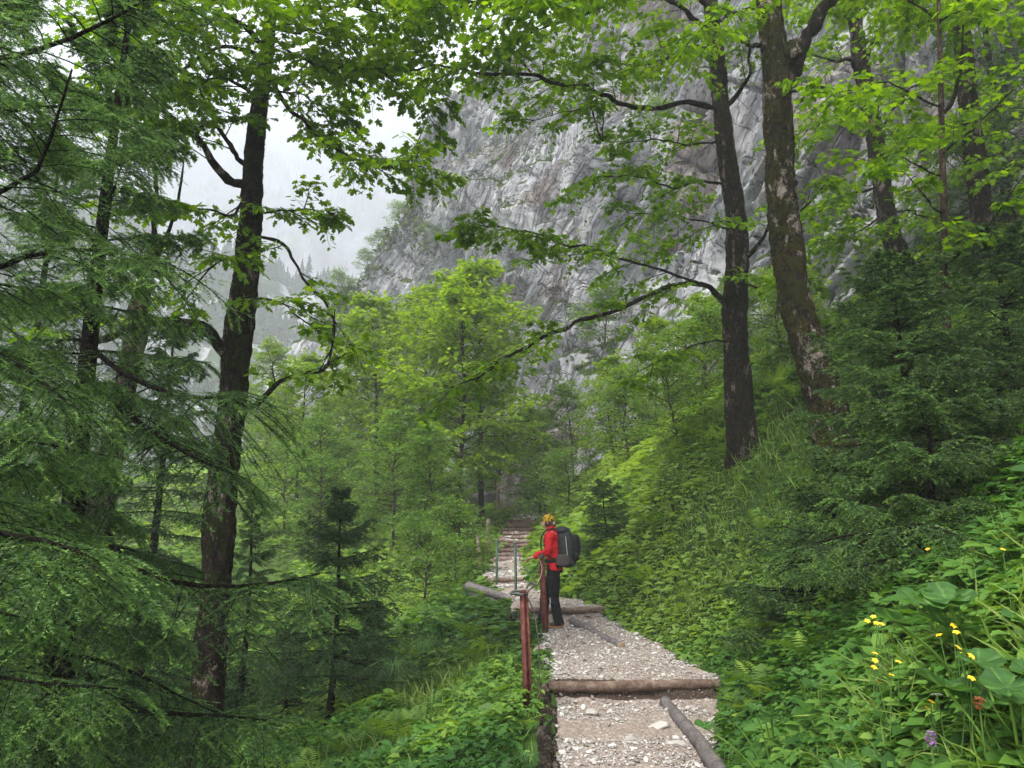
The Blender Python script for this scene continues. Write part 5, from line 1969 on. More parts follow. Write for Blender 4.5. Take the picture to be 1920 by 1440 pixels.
spike(1748, 1402, 3.0, .055, PURP, 'purple_orchid', 'single purple orchid spike among leaves at the lower right', 'flower')
spike(1838, 1332, 3.1, .045, ORNG, 'orange_bloom', 'withered orange red bloom beside the butterbur at the right', 'flower')
p = P(1758, 1306, on_herbs(1758, 1306, .48))
root = thing('white_umbel', 'small creamy white umbel flower standing between yellow flowers', 'flower', tuple(p))
a = Acc()
n = 60
az = RNG.uniform(0, 6.28, n)
rr = .022 * np.sqrt(RNG.random(n))
pos = np.stack([np.cos(az) * rr, np.sin(az) * rr, .01 - rr * .3], 1)
place(a, TO[0] * np.array([2, 1, 1]), TO[1], pos, np.stack([np.cos(az), np.sin(az), .5 + 0 * az], 1), np.tile([[0, 0, 1.]], (n, 1)), .007, RNG.random(n))
a.obj('bloom', WHITEP, root)
stem_part(root, .3, (.02, .0))


def grass_clump(px, py, Y, n, L0, label, seed=0):
    if px > 1500:
        Y = on_herbs(px, py, .30)
    p = P(px, py, Y)
    g = float(gz(p[0], p[1]))
    a = Acc()
    az = RNG.uniform(0, 6.28, n)
    s = np.linspace(0, 1, 8)
    Ln = L0 * RNG.uniform(.6, 1.1, n)
    d = np.stack([np.cos(az) * .55, np.sin(az) * .55, 1 + 0 * az], 1)
    cv = RNG.normal(0, .03, (n, 1, 3)) * np.array([1, 1, 0]) + Ln[:, None, None] * (d[:, None] * s[None, :, None] * .8 + np.stack([np.cos(az) * .5, np.sin(az) * .5, -.95 + 0 * az], 1)[:, None] * (s ** 2.3)[None, :, None])
    w = .0030 * (1 - s ** 2 * .9)
    sd_ = np.stack([-np.sin(az), np.cos(az), 0 * az], 1)
    V = np.stack([cv - sd_[:, None] * w[None, :, None], cv + sd_[:, None] * w[None, :, None]], 2)
    idx = np.arange(n * 8 * 2).reshape(n, 8, 2)
    F = np.stack([idx[:, :-1, 0], idx[:, :-1, 1], idx[:, 1:, 1], idx[:, 1:, 0]], -1).reshape(-1, 4)
    a.add(V.reshape(-1, 3), F, np.repeat(RNG.random(n), 16))
    o = a.obj('grass_clump', CLUMP, loc=(p[0], p[1], g + max(0, p[2] - g - L0 * .75)))
    tag(o, label, 'grass', 'arching grass clumps')


grass_clump(1755, 1180, 3.7, 75, .42, 'arching grass clump among yellow flowers, just left of the largest butterbur')
grass_clump(1670, 1270, 3.7, 36, .34, 'smaller grass clump below the single yellow flower')
grass_clump(1805, 1030, 4.6, 16, .5, 'few upright grass blades in front of the dark gap under the spruces')
grass_clump(740, 1180, 9.5, 70, .6, 'long pale grass tuft in the hollow right of the pyramid spruce stem')
grass_clump(800, 1150, 10.5, 60, .6, 'grass tuft higher up the left bank, behind the hollow')
grass_clump(900, 1400, 5.6, 110, .4, 'grass tuft at the bottom left of the wooden path edging')
grass_clump(980, 1370, 6.6, 70, .3, 'grass tuft leaning on the foot of the nearest rusty post')
# ================================================================ logs, posts, cables
def log_mat(name, dark, mid, lite):
    m, nt, N, L = new_mat(name)
    v = objvec(N, L)
    t = N.new('ShaderNodeTexCoord')
    n1 = nz(N, L, 9, 6, .7, v, 1.0)
    n2 = nz(N, L, 45, 4, .7, v)
    col = ramp(N, L, n1, [(.28, dark), (.5, mid), (.72, lite)])
    col = mixc(N, L, maprange(N, L, n2, .55, .75, 0, .5), col, tuple(c * .4 for c in dark))
    b = bsdf(N, L, col, .85, .25, bump(N, L, math_n(N, L, 'ADD', n1, math_n(N, L, 'MULTIPLY', n2, .5)), .9, .02))
    out(N, L, b.outputs[0])
    return m


LOGM = log_mat('worn_log_wood', (.045, .028, .02), (.13, .088, .066), (.27, .20, .155))
LOGG = log_mat('grey_log_wood', (.055, .048, .046), (.115, .10, .098), (.20, .18, .175))
LOGR = log_mat('reddish_stair_wood', (.05, .026, .02), (.13, .08, .064), (.25, .18, .15))
ENDM = plain_mat('sawn_log_end', (.26, .19, .13), .85, .2, .35, 40, .5)


def make_log(p0, p1, r, label, mat=LOGM, group=None, name='wooden_log', knots=2, bend=.02, taper=.9):
    p0, p1 = np.array(p0, float), np.array(p1, float)
    o0 = (p0 + p1) / 2
    k = 46
    s = np.linspace(0, 1, k)
    d = p1 - p0
    Ln = np.linalg.norm(d)
    cv = (p0 - o0)[None] + d[None] * s[:, None]
    cv[:, 2] += bend * fbm(s * 2.3, 0 * s, o0[1], 2)
    cv[:, 1] += bend * fbm(s * 2.3, 0 * s, o0[1] + 9, 2)
    rr = r * (1 - (1 - taper) * s) * (1 + .07 * fbm(s * Ln * 3, 0 * s, o0[0], 3))
    sides = 18
    V, F, tri = capped(cv, rr, sides)
    c = np.vstack([np.repeat(cv, sides, 0), V[-2:]])
    dv = unit(V - c)
    body = np.arange(len(V)) < k * sides
    dis = .10 * r * fbm(V[:, 0] * 9 + o0[0] * 7, V[:, 1] * 9, V[:, 2] * 9 + o0[1], 4)
    dis = dis * 1.8
    V = V + dv * (dis * body)[:, None]
    a = Acc().add(V, F, .5, 0)
    a.L.append(tri.ravel()); a.T.append(np.full(len(tri), 3, np.int32)); a.M.append(np.full(len(tri), 1, np.int32))
    o = a.obj(name, [mat, ENDM], loc=tuple(o0))
    tag(o, label, 'log', group)
    return o


GS = 'log steps across the footpath'
make_log((.40, 8.95, .195), (2.28, 8.97, .19), .055, 'nearest log step, worn brown and long, across the gravel with dark earth under it', group=GS)
make_log((.12, 13.53, .66), (1.62, 13.56, .655), .056, 'log step just behind the hiker at the top of the upper drainage log', group=GS)
make_log((-.78, 17.93, .985), (.42, 17.93, .985), .054, 'log step below the two green posts, in front of the bright gravel', group=GS)
ords = ['lowest', 'second lowest', 'third lowest', 'fourth lowest', 'fifth lowest', 'sixth lowest', 'seventh lowest', 'eighth lowest', 'fifth from the top', 'fourth from the top', 'third from the top', 'second from the top', 'topmost']
for i in range(13):
    y = 21.85 + .8 * i
    a, b = float(xl(y)), float(xr(y))
    z = float(zp(21.8 + .8 * i + .4))
    tw = .06 * math.sin(i * 2.3)
    make_log((a - .12 + tw, y, z - .015), (b + .12 + tw, y + .05 * math.cos(i), z - .01 + .02 * math.sin(i)), .062, ords[i] + ' log of the steep distant flight of steps', LOGR, 'logs of the distant stair flight')
# drainage logs lying aslant
def on_path(px, py, Y, h):
    p = P(px, py, Y)
    return (p[0], Y, float(path_z(p[0], Y)) + h)


q0, q1 = on_path(1246, 1300, 8.72, .035), on_path(1385, 1440, 5.85, .03)
make_log(q0, q1, .058, 'near grey drainage log lying aslant, running out of the picture at the bottom', LOGG, 'drainage logs set aslant in the gravel', taper=1.05)
q0, q1 = on_path(1072, 1146, 13.1, .03), on_path(1166, 1222, 10.95, .0)
make_log(q0, q1, .058, 'upper grey drainage log running aslant from behind the hiker into the gravel', LOGG, 'drainage logs set aslant in the gravel', taper=.9)
make_log(P(874, 1096, 16.4), P(962, 1124, 14.7), .088, 'thick split log end sticking out of the left bank below the green posts', LOGG, name='fallen_log', taper=.7)
make_log(P(880, 1110, 16.3), P(935, 1128, 15.2), .07, 'thinner broken log tucked under the thick split log on the left bank', LOGG, name='fallen_log', taper=.7)
# rotten edging along the near left side of the path
a = Acc()
k = 70
ys = np.linspace(4.6, 8.8, k)
xe = np.interp(ys, [4.6, 6.2, 8.8], [.14, .25, .37])
for dx, h, w_, s_ in ((0, .12, .04, 1), (.055, .03, .03, 2), (-.05, .05, .028, 3)):
    cx = xe + dx + .012 * fbm(ys * 3, 0 * ys, s_, 3)
    zt = path_z(cx, ys) + h + .035 * fbm(ys * 4, 0 * ys, s_ + 5, 4)
    zb = zt - .30
    wv = w_ * (1 + .3 * fbm(ys * 6, 0 * ys, s_ + 8, 3))
    V = np.stack([np.stack([cx - wv, ys, zb], 1), np.stack([cx - wv, ys, zt - .01], 1), np.stack([cx, ys, zt + .008], 1), np.stack([cx + wv, ys, zt - .012], 1), np.stack([cx + wv, ys, zb], 1)], 1)
    idx = np.arange(k * 5).reshape(k, 5)
    F = np.stack([idx[:-1], np.roll(idx[:-1], -1, 1), np.roll(idx[1:], -1, 1), idx[1:]], -1).reshape(-1, 4)
    a.add(V.reshape(-1, 3), F)
    a.addp(V[0], [[0, 1, 2, 3, 4]])
    a.addp(V[-1], [[4, 3, 2, 1, 0]])
o = a.obj('wooden_edging', DEADW, smooth=False)
tag(o, 'rotten split wooden edging along the near left rim of the gravel path', 'edging')

RUST = log_mat('rusty_red_steel', (.03, .012, .010), (.13, .035, .028), (.23, .10, .07))
GREENP = log_mat('flaking_green_paint', (.03, .055, .042), (.065, .12, .092), (.12, .19, .15))
STEEL = plain_mat('dull_steel_cable', (.10, .095, .09), .5, .5, .3, 80, .3, .6)
ROPE = plain_mat('pale_rope', (.30, .23, .15), .8, .2, .3, 90, .5)
WOODP = log_mat('pale_post_wood', (.09, .07, .05), (.24, .19, .14), (.40, .34, .26))


def box_part(acc, c, s, R=None, m=0, bev=.0):
    v = np.array([[x, y, z] for x in (-.5, .5) for y in (-.5, .5) for z in (-.5, .5)]) * np.array(s)
    f = np.array([[0, 1, 3, 2], [4, 6, 7, 5], [0, 4, 5, 1], [2, 3, 7, 6], [0, 2, 6, 4], [1, 5, 7, 3]])
    if R is not None:
        v = v @ np.array(R).T
    acc.add(v + np.array(c), f, .5, m)


def steel_post(base, top, w, label, mat, group, kind='H', name='steel_post'):
    base, top = np.array(base, float), np.array(top, float)
    root = thing(name, label, 'post', tuple(base), group)
    ax = top - base
    h = np.linalg.norm(ax)
    zq = Vector(ax).to_track_quat('Z', 'Y').to_matrix()
    Rm = np.array(zq) @ np.array(Matrix.Rotation(.35, 3, 'Z'))
    a = Acc()
    t = w * .1
    mid = ax / 2
    if kind == 'H':
        for off, s in (((0, 0, 0), (w - 2 * t - .001, t, h)), ((-(w / 2 - t / 2), 0, 0), (t, w * .8, h + .004)), (((w / 2 - t / 2), 0, 0), (t, w * .8, h + .004))):
            box_part(a, Rm @ np.array(off) + mid, s, Rm)
    else:
        box_part(a, Rm @ np.array((0, -w * .3, 0)) + mid, (w, t, h), Rm)
        box_part(a, Rm @ np.array((-w * .5 + t / 2, t * .6, 0)) + mid, (t, w * .6, h + .003), Rm)
    a.obj('shaft', mat, root, smooth=False)
    # bolt heads
    for bz in (.25, .62):
        V, F, tri = capped(np.array([Rm @ np.array((w * .12, -w * .4, 0)) + ax * bz, Rm @ np.array((w * .12, -w * .62, 0)) + ax * bz]), np.array([w * .11, w * .11]), 6)
        b = Acc().add(V, F)
        b.L.append(tri.ravel()); b.T.append(np.full(len(tri), 3, np.int32)); b.M.append(np.full(len(tri), 0, np.int32))
        b.obj('bolt', STEEL, root, smooth=False)
    # clamp ring at the head
    th = np.linspace(0, 2 * pi, 20)
    c = ax * (1 - .035 / h * 1.2)
    ring = np.stack([np.cos(th) * w * .56, np.sin(th) * w * .56, 0 * th], 1) @ Rm.T + c
    V, F = tubes(ring, np.full(20, w * .13), 6)
    a = Acc().add(V, F)
    box_part(a, Rm @ np.array((w * .75, -w * .2, 0)) + c, (w * .5, w * .35, w * .45), Rm)
    a.obj('clamp', STEEL, root)
    return root


def gbase(p, sink=.15):
    p = np.array(p, float)
    g = float(gz(p[0], p[1]))
    return np.array([p[0], p[1], min(p[2], g) - sink])


t1 = P(982, 1106, 8.25)
b1 = P(992, 1335, 8.15)
t2 = P(1015, 1038, 12.0)
b2 = np.array([t2[0] + .06, 12.0, gz(t2[0] - .1, 12.0) - .1])
steel_post(gbase(b1), t1, .068, 'nearest rusty red steel post with a loose wire, left rim of the path', RUST, 'rusty red steel posts')
steel_post(b2, t2, .078, 'rusty red steel post directly in front of the hiker legs', RUST, 'rusty red steel posts')
g1t, g1b = P(967, 1014, 14.9), P(969, 1118, 14.9)
g2t, g2b = P(931, 1012, 17.3), P(930, 1088, 17.3)
steel_post(gbase(g1b, .05), g1t, .07, 'right and nearer of two green steel posts by the bright gravel', GREENP, 'green steel posts', 'L')
steel_post(gbase(g2b, .05), g2t, .07, 'left and farther of two green steel posts by the bright gravel', GREENP, 'green steel posts', 'L')


def wood_post(px0, py0, px1, py1, Y, r, label):
    b, t = P(px0, py0, Y), P(px1, py1, Y)
    b = np.array([b[0], b[1], min(b[2], float(gz(b[0], b[1]))) - .1])
    root = thing('wooden_post', label, 'post', tuple(b), 'wooden posts beside the stair foot')
    k = 24
    s = np.linspace(0, 1, k)
    cv = (t - b)[None] * s[:, None] + np.stack([.02 * fbm(s * 2, 0 * s, Y, 2), .02 * fbm(s * 2, 0 * s, Y + 3, 2), 0 * s], 1)
    V, F, tri = capped(cv, r * (1 + .08 * fbm(s * 5, 0 * s, Y, 2)) * (1 - .15 * s), 10)
    V = V + .006 * fbm(V[:, 0] * 30, V[:, 1] * 30, V[:, 2] * 6, 3)[:, None] * np.array([1, 1, 0])
    a = Acc().add(V, F)
    a.L.append(tri.ravel()); a.T.append(np.full(len(tri), 3, np.int32)); a.M.append(np.full(len(tri), 0, np.int32))
    a.obj('shaft', WOODP, root)
    th = np.linspace(0, 2 * pi, 14)
    c = (t - b) * .9
    ring = np.stack([np.cos(th) * r * 1.05, np.sin(th) * r * 1.05, 0 * th], 1) + c
    V, F = tubes(ring, np.full(14, .006), 5)
    Acc().add(V, F).obj('wire_loop', STEEL, root)
    return b, t


wb1, wt1 = wood_post(899, 1064, 896, 1002, 21, .062, 'short weathered wooden post on the left bank below the taller one')
wb2, wt2 = wood_post(914, 1050, 916, 973, 23, .062, 'tall pale wooden post left of the foot of the log stairs')
wb3, wt3 = wood_post(934, 985, 933, 915, 33.5, .075, 'whitish wooden post at the top left of the log stairs')


def cable(pts, r, label, name='steel_cable', mat=STEEL, cat='cable', sag=0.0, k=40, group=None):
    pts = np.array(pts, float)
    cv = crom(pts, k)
    if sag:
        s = np.linspace(0, 1, k)
        cv[:, 2] -= sag * 4 * s * (1 - s)
    o0 = cv[0].copy()
    V, F = tubes(cv - o0, np.full(k, r), 6)
    # strands
    o = Acc().add(V, F).obj(name, mat, loc=tuple(o0))
    tag(o, label, cat, group)


cable([t1 + [.0, -.06, -.03], t1 + [.06, .5, .05], t2 + [-.03, -.4, -.06], t2 + [0, -.06, -.04]], .008, 'steel cable rising from the nearest rusty post to the one in front of the hiker', sag=.10)
cable([t2 + [0, .06, -.04], g1t + [.0, -.05, -.06]], .008, 'steel cable from the rusty post at the hiker back to the nearer green post', sag=.35)
cable([g1t + [0, .05, -.04], g2t + [0, -.05, -.04]], .008, 'steel cable slung between the two green posts', sag=.12)
cable([g2t + [0, .05, -.04], wt1 + [.03, 0, -.1], wt2 + [0, -.03, -.12]], .008, 'steel cable from the farther green post up to the wooden posts', sag=.1)
cable([wt2 + [.03, 0, -.1], wt3 + [0, 0, -.15]], .009, 'steel cable climbing along the left side of the log stairs', sag=.4)
cable([t1 + [.03, -.05, -.05], t1 + [.10, -.02, -.22], P(1008, 1190, 8.2), P(1012, 1240, 8.2), P(1011, 1288, 8.2)], .007, 'loose rusty wire hanging down beside the nearest rusty post', name='hanging_wire', mat=STEEL)
cable([t1 + [-.02, -.05, -.05], P(968, 1113, 8.2), P(958, 1114, 8.25), P(962, 1109, 8.3), P(980, 1108, 8.22)], .013, 'dark knotted cable end tied round the head of the nearest rusty post', name='cable_knot')
cable([t1 + [.03, -.05, -.02], P(998, 1100, 8.22), P(1004, 1096, 8.3), P(994, 1093, 8.3), P(988, 1102, 8.2)], .012, 'twisted cable loop on the right of the nearest rusty post head', name='cable_knot')
cable([P(1004, 1100, 8.4), P(1014, 1080, 9.6), P(1016, 1062, 11), P(1010, 1046, 11.85)], .005, 'thin pale rope running from the rusty post up to the hiker hand', name='rope', mat=ROPE)

# upright rock and little white notice at the top of the stairs
def outcrop(px0, px1, py0, py1, Y, label, seed, mat=None):
    p = P((px0 + px1) / 2, py1, Y)
    W = (px1 - px0) / FPX * Y
    H = float(P(px0, py0, Y)[2] - p[2])
    v, f = rock_template(seed, 4)
    s = np.abs(v)
    v = np.sign(v) * s ** .62
    v = v * np.array([W * .62, W * .45, H * .62])
    d = .12 * ridged(v[:, 0] * 2.4 + seed, v[:, 1] * 2.4, v[:, 2] * .5, 4) + .05 * fbm(v[:, 0] * 8, v[:, 1] * 8, v[:, 2] * 8, 3)
    v = v + unit(v) * (d * W * .55)[:, None]
    v[:, 2] += H * .45
    o = Acc().add(v, f).obj('rock', mat, loc=(p[0], p[1], min(p[2], float(gz(p[0], p[1])))))
    tag(o, label, 'rock')


def pink_rock():
    m, nt, N, L = new_mat('purplish_limestone')
    v = objvec(N, L, (1, 1, .3))
    n = nz(N, L, 5, 7, .7, v)
    n2 = nz(N, L, 14, 5, .7, v)
    col = ramp(N, L, n, [(.3, (.09, .065, .07)), (.5, (.24, .19, .195)), (.68, (.44, .39, .39))])
    b = bsdf(N, L, col, .9, .15, bump(N, L, math_n(N, L, 'ADD', n, n2), 1, .08))
    out(N, L, b.outputs[0])
    return m


PR = pink_rock()
outcrop(938, 978, 895, 968, 35.5, 'upright purplish rock face beside the top of the log stairs', 31, PR)
outcrop(880, 935, 925, 965, 38, 'low pinkish rock wall behind the thin trunks left of the stair top', 32, PR)
outcrop(560, 700, 660, 830, 62, 'mossy stepped rock shelf right of the leaning trunk, under the cliff shoulder', 37, bpy.data.materials['limestone_cliff'])
outcrop(575, 640, 830, 905, 60, 'pale rock hump in the grass above the small pyramid spruce', 33, plain_mat('pale_boulder', (.36, .36, .37), .9, .15, .5, 3, 1.0))
p = P(967, 908, 35.0)
root = thing('notice_board', 'tiny white notice on a thin post in front of the purplish rock', 'sign', (p[0], p[1], float(gz(p[0], p[1]))))
hh = p[2] - float(gz(p[0], p[1]))
a = Acc()
box_part(a, (0, 0, hh), (.17, .015, .14))
a.obj('board', plain_mat('white_board', (.75, .75, .73), .6, .3, .05, 20, .1), root, smooth=False)
V, F = tubes(np.array([[0, .02, 0], [0, .02, hh / 2], [0, .02, hh + .05]]), np.full(3, .02), 8)
Acc().add(V, F).obj('post', WOODP, root)


# ================================================================ hiker
def loft(P_, rx, ry, sides=16, xdir=(0, 1, 0)):
    """closed elliptical tube with rounded ends; rx along xdir, ry across"""
    P_ = np.array(P_, float)
    rx, ry = np.array(rx, float), np.array(ry, float)
    k = max(10, len(P_) * 5)
    cv = crom(np.hstack([P_, rx[:, None], ry[:, None]]), k)
    p, rx, ry = cv[:, :3], cv[:, 3], cv[:, 4]
    T = unit(np.gradient(p, axis=0))
    xd = np.array(xdir, float)
    U = unit(xd[None] - (T @ xd)[:, None] * T)
    W = np.cross(T, U)
    th = np.linspace(0, 2 * pi, sides, endpoint=False)
    V = p[:, None] + rx[:, None, None] * np.cos(th)[None, :, None] * U[:, None] + ry[:, None, None] * np.sin(th)[None, :, None] * W[:, None]
    V = V.reshape(-1, 3)
    idx = np.arange(k * sides).reshape(k, sides)
    F = np.stack([idx[:-1], np.roll(idx[:-1], -1, 1), np.roll(idx[1:], -1, 1), idx[1:]], -1).reshape(-1, 4)
    e0, e1 = p[0] - T[0] * min(rx[0], ry[0]) * .5, p[-1] + T[-1] * min(rx[-1], ry[-1]) * .5
    n = len(V)
    V = np.vstack([V, e0, e1])
    tri = []
    for j in range(sides):
        tri.append([n, (j + 1) % sides, j])
        tri.append([n + 1, (k - 1) * sides + j, (k - 1) * sides + (j + 1) % sides])
    return V, F, np.array(tri)


def ball(c, r, sides=14):
    c = np.array(c, float)
    r = np.broadcast_to(np.array(r, float), (3,))
    z = np.cos(np.linspace(.12, pi - .12, 10))
    rr = np.sin(np.linspace(.12, pi - .12, 10))
    P_ = c[None] + np.stack([0 * z, 0 * z, -z * r[2]], 1)
    return loft(P_, rr * r[1], rr * r[0], sides)


def fuse(parts, mat, name, parent, voxel=.01, smooth=3, disp=None):
    a = Acc()
    for V, F, tri in parts:
        n0 = a.n
        a.add(V, F)
        a.L.append((tri + n0).ravel()); a.T.append(np.full(len(tri), 3, np.int32)); a.M.append(np.zeros(len(tri), np.int32))
    me = a.mesh(name + '_src', mat)
    tmp = bpy.data.objects.new('tmp', me)
    C.objects.link(tmp)
    rm = tmp.modifiers.new('r', 'REMESH')
    rm.mode = 'VOXEL'
    rm.voxel_size = voxel
    rm.use_smooth_shade = True
    sm = tmp.modifiers.new('s', 'SMOOTH')
    sm.iterations = smooth
    sm.factor = .5
    dg = bpy.context.evaluated_depsgraph_get()
    dg.update()
    m2 = bpy.data.meshes.new_from_object(tmp.evaluated_get(dg))
    bpy.data.objects.remove(tmp)
    if disp is not None:
        v = np.empty(len(m2.vertices) * 3)
        m2.vertices.foreach_get('co', v)
        v = v.reshape(-1, 3)
        nn = np.empty(len(m2.vertices) * 3)
        m2.vertices.foreach_get('normal', nn)
        v = v + nn.reshape(-1, 3) * disp(v)[:, None]
        m2.vertices.foreach_set('co', v.ravel().astype(np.float32))
        m2.update()
    m2.materials.clear()
    m2.materials.append(mat)
    m2.name = name
    o = bpy.data.objects.new(name, m2)
    C.objects.link(o)
    o.parent = parent
    return o


SKIN = plain_mat('skin', (.50, .29, .21), .55, .35, .08, 60, .1)
HAIR = plain_mat('brown_hair', (.075, .035, .025), .6, .3, .4, 90, .6)
RED = plain_mat('red_jacket_fabric', (.52, .012, .020), .75, .2, .18, 14, .4)
BLK = plain_mat('black_trouser_fabric', (.010, .010, .012), .85, .15, .3, 20, .4)
PACKM = plain_mat('dark_grey_pack_fabric', (.028, .032, .032), .75, .25, .25, 25, .4)
PACKB = plain_mat('black_pack_fabric', (.012, .012, .014), .75, .25, .3, 25, .4)
PSTR = plain_mat('light_grey_piping', (.40, .40, .38), .5, .4, .1, 25, .1)
PBRN = plain_mat('brown_grey_pack_fabric', (.075, .060, .058), .8, .2, .25, 25, .4)
BOOT = plain_mat('brown_boot_leather', (.06, .035, .022), .7, .3, .3, 30, .3)
BOOTO = plain_mat('orange_boot_trim', (.50, .16, .04), .6, .3, .1, 30, .1)
m, nt, N, L = new_mat('patterned_scarf')
v = objvec(N, L)
n1 = nz(N, L, 17, 2, .5, v, 1.5)
col = ramp(N, L, n1, [(.40, (.02, .015, .01)), (.45, (.45, .29, .012)), (.56, (.62, .43, .02)), (.60, (.25, .03, .02)), (.66, (.03, .02, .015))])
for n_ in N:
    if n_.type == 'VALTORGB':
        n_.color_ramp.interpolation = 'LINEAR'
b = bsdf(N, L, col, .7, .25)
out(N, L, b.outputs[0])
SCARF = m

HX, HY = .665, 12.62
hz = float(path_z(HX, HY)) + .02
A_ = radians(14)
hiker = thing('person', 'hiker in red jacket and black trousers with yellow scarf, leaning on the cable', 'person', (HX, HY, hz), None, pi - A_)
S = 1.0
sh_l, el_l, wr_l = (.02, .175, 1.395), (.06, .235, 1.13), (.285, .165, 1.045)
sh_r, el_r, wr_r = (.03, -.175, 1.395), (.16, -.215, 1.15), (.345, -.10, 1.04)
body = [
    loft([(0, 0, .86), (0, 0, 1.0), (.015, 0, 1.15), (.03, 0, 1.3), (.035, 0, 1.41), (.045, 0, 1.45)], [.15, .145, .145, .165, .15, .08], [.10, .10, .10, .11, .09, .07]),
    loft([(.045, 0, 1.42), (.065, 0, 1.48), (.085, 0, 1.53)], [.058, .055, .055], [.058, .056, .056]),
    # head: skull, face, jaw, nose, ears
    ball((.098, 0, 1.595), (.094, .077, .103)),
    ball((.135, 0, 1.555), (.058, .055, .062)),
    loft([(.183, 0, 1.585), (.203, 0, 1.565), (.200, 0, 1.553)], [.009, .013, .009], [.009, .012, .008], 8),
    loft([(.155, -.02, 1.523), (.182, 0, 1.525), (.155, .02, 1.523)], [.008, .012, .008], [.007, .009, .007], 8, (0, 0, 1)),
    ball((.085, .078, 1.58), (.018, .010, .030), 8), ball((.085, -.078, 1.58), (.018, .010, .030), 8),
]
for sg, sh, el, wr in ((1, sh_l, el_l, wr_l), (-1, sh_r, el_r, wr_r)):
    sh, el, wr = map(np.array, (sh, el, wr))
    body.append(loft([sh, (sh + el) / 2, el], [.052, .047, .04], [.052, .047, .04], 12, (1, .2, 0)))
    body.append(loft([el, (el + wr) / 2, wr], [.041, .036, .024], [.041, .034, .026], 12, (0, 0, 1)))
    # hand: palm, four fingers curling down over the cable, thumb at the side
    d = unit((wr - el) * np.array([1, 1, .35]))
    lat = unit(np.cross(d, Z3)) * 1.0
    palm = wr + d * .045
    body.append(loft([wr - d * .01, wr + d * .04, wr + d * .085], [.026, .040, .039], [.020, .017, .014], 12, tuple(lat)))
    for j, (o_, ln, cl_) in enumerate(((-.030, .068, .5), (-.010, .078, .6), (.011, .073, .75), (.030, .058, .9))):
        r0 = wr + d * .082 + lat * o_
        k1 = r0 + d * ln * .42 + np.array([0, 0, -.010 - .01 * cl_])
        k2 = k1 + d * ln * .26 + np.array([0, 0, -.024 * cl_ - .008])
        k3 = k2 + d * ln * .08 + np.array([0, 0, -.026])
        body.append(loft([r0 - d * .015, k1, k2, k3], [.0095, .009, .0082, .007], [.0095, .009, .0082, .007], 8, tuple(lat)))
    tb0 = wr + d * .022 - lat * .026 * sg
    body.append(loft([tb0, tb0 - lat * .022 * sg + d * .025 + np.array([0, 0, -.008]), tb0 - lat * .024 * sg + d * .055 + np.array([0, 0, -.024])], [.013, .0105, .008], [.013, .0105, .008], 8, (0, 0, 1)))
legs = []
for sg, fx in ((1, -.06), (-1, .22)):
    hip, kn, an = np.array([0, .085 * sg, .90]), np.array([.03 + fx * .6, .095 * sg, .49]), np.array([fx, .10 * sg, .09])
    legs.append((sg, hip, kn, an))
    body.append(loft([hip, (hip + kn) / 2, kn, kn * .45 + an * .55, an, an - [0, 0, .05]], [.088, .075, .055, .054, .036, .04], [.09, .075, .055, .056, .036, .04], 14))
    body.append(loft([an + [-.05, 0, -.055], an + [.05, 0, -.055], an + [.15, 0, -.065]], [.033, .038, .03], [.03, .03, .018], 10))
bo = fuse(body, SKIN, 'body', hiker, .0062, 2)

jack = [loft([(0, 0, .855), (-.005, 0, .93), (.0, 0, 1.05), (.015, 0, 1.2), (.03, 0, 1.33), (.03, 0, 1.405), (.04, 0, 1.44)], [.178, .172, .160, .175, .195, .175, .105], [.128, .125, .118, .130, .132, .112, .085], 20),
        loft([(.042, 0, 1.42), (.055, 0, 1.47), (.066, 0, 1.50)], [.078, .073, .070], [.078, .074, .070], 16)]
for sh, el, wr in ((sh_l, el_l, wr_l), (sh_r, el_r, wr_r)):
    sh, el, wr = map(np.array, (sh, el, wr))
    jack.append(loft([sh + [0, 0, .012], (sh + el) / 2, el, el * .5 + wr * .5, wr - unit(wr - el) * .005], [.078, .068, .060, .052, .040], [.078, .068, .060, .052, .040], 14, (.2, .3, 1)))
fuse(jack, RED, 'jacket', hiker, .009, 3, lambda v: .013 * ridged(v[:, 0] * 6 + v[:, 2] * 4, v[:, 1] * 6, v[:, 2] * 11, 3) - .008)
tro = [loft([(0, 0, .98), (0, 0, .90), (0, 0, .82)], [.158, .165, .16], [.115, .125, .12], 18)]
for sg, hip, kn, an in legs:
    tro.append(loft([hip + [0, 0, .02], (hip + kn) / 2, kn, kn * .5 + an * .5, an + [-.01, 0, .03], an + [-.015, 0, -.045]], [.094, .086, .072, .070, .072, .078], [.100, .090, .076, .074, .080, .090], 16))
fuse(tro, BLK, 'trousers', hiker, .010, 3, lambda v: .012 * ridged(v[:, 0] * 6, v[:, 1] * 6, v[:, 2] * 7, 3) - .007)
for sg, hip, kn, an in legs:
    f0 = an * [1, 1, 0]
    bt = fuse([loft([f0 + [-.07, 0, .04], f0 + [.02, 0, .045], f0 + [.12, 0, .035], f0 + [.19, 0, .028]], [.042, .046, .050, .034], [.040, .044, .034, .024], 12), loft([f0 + [-.02, 0, .05], f0 + [-.01, 0, .15]], [.05, .052], [.055, .057], 12)], BOOT, 'boot', hiker, .009, 2)
    a = Acc()
    V, F, tri = loft([f0 + [-.075, 0, .012], f0 + [.03, 0, .012], f0 + [.13, 0, .012], f0 + [.195, 0, .016]], [.043, .047, .051, .036], [.012, .012, .012, .010], 12)
    a.add(V, F)
    a.obj('sole', BOOTO, bt)
hd = np.array((.098, 0, 1.595))
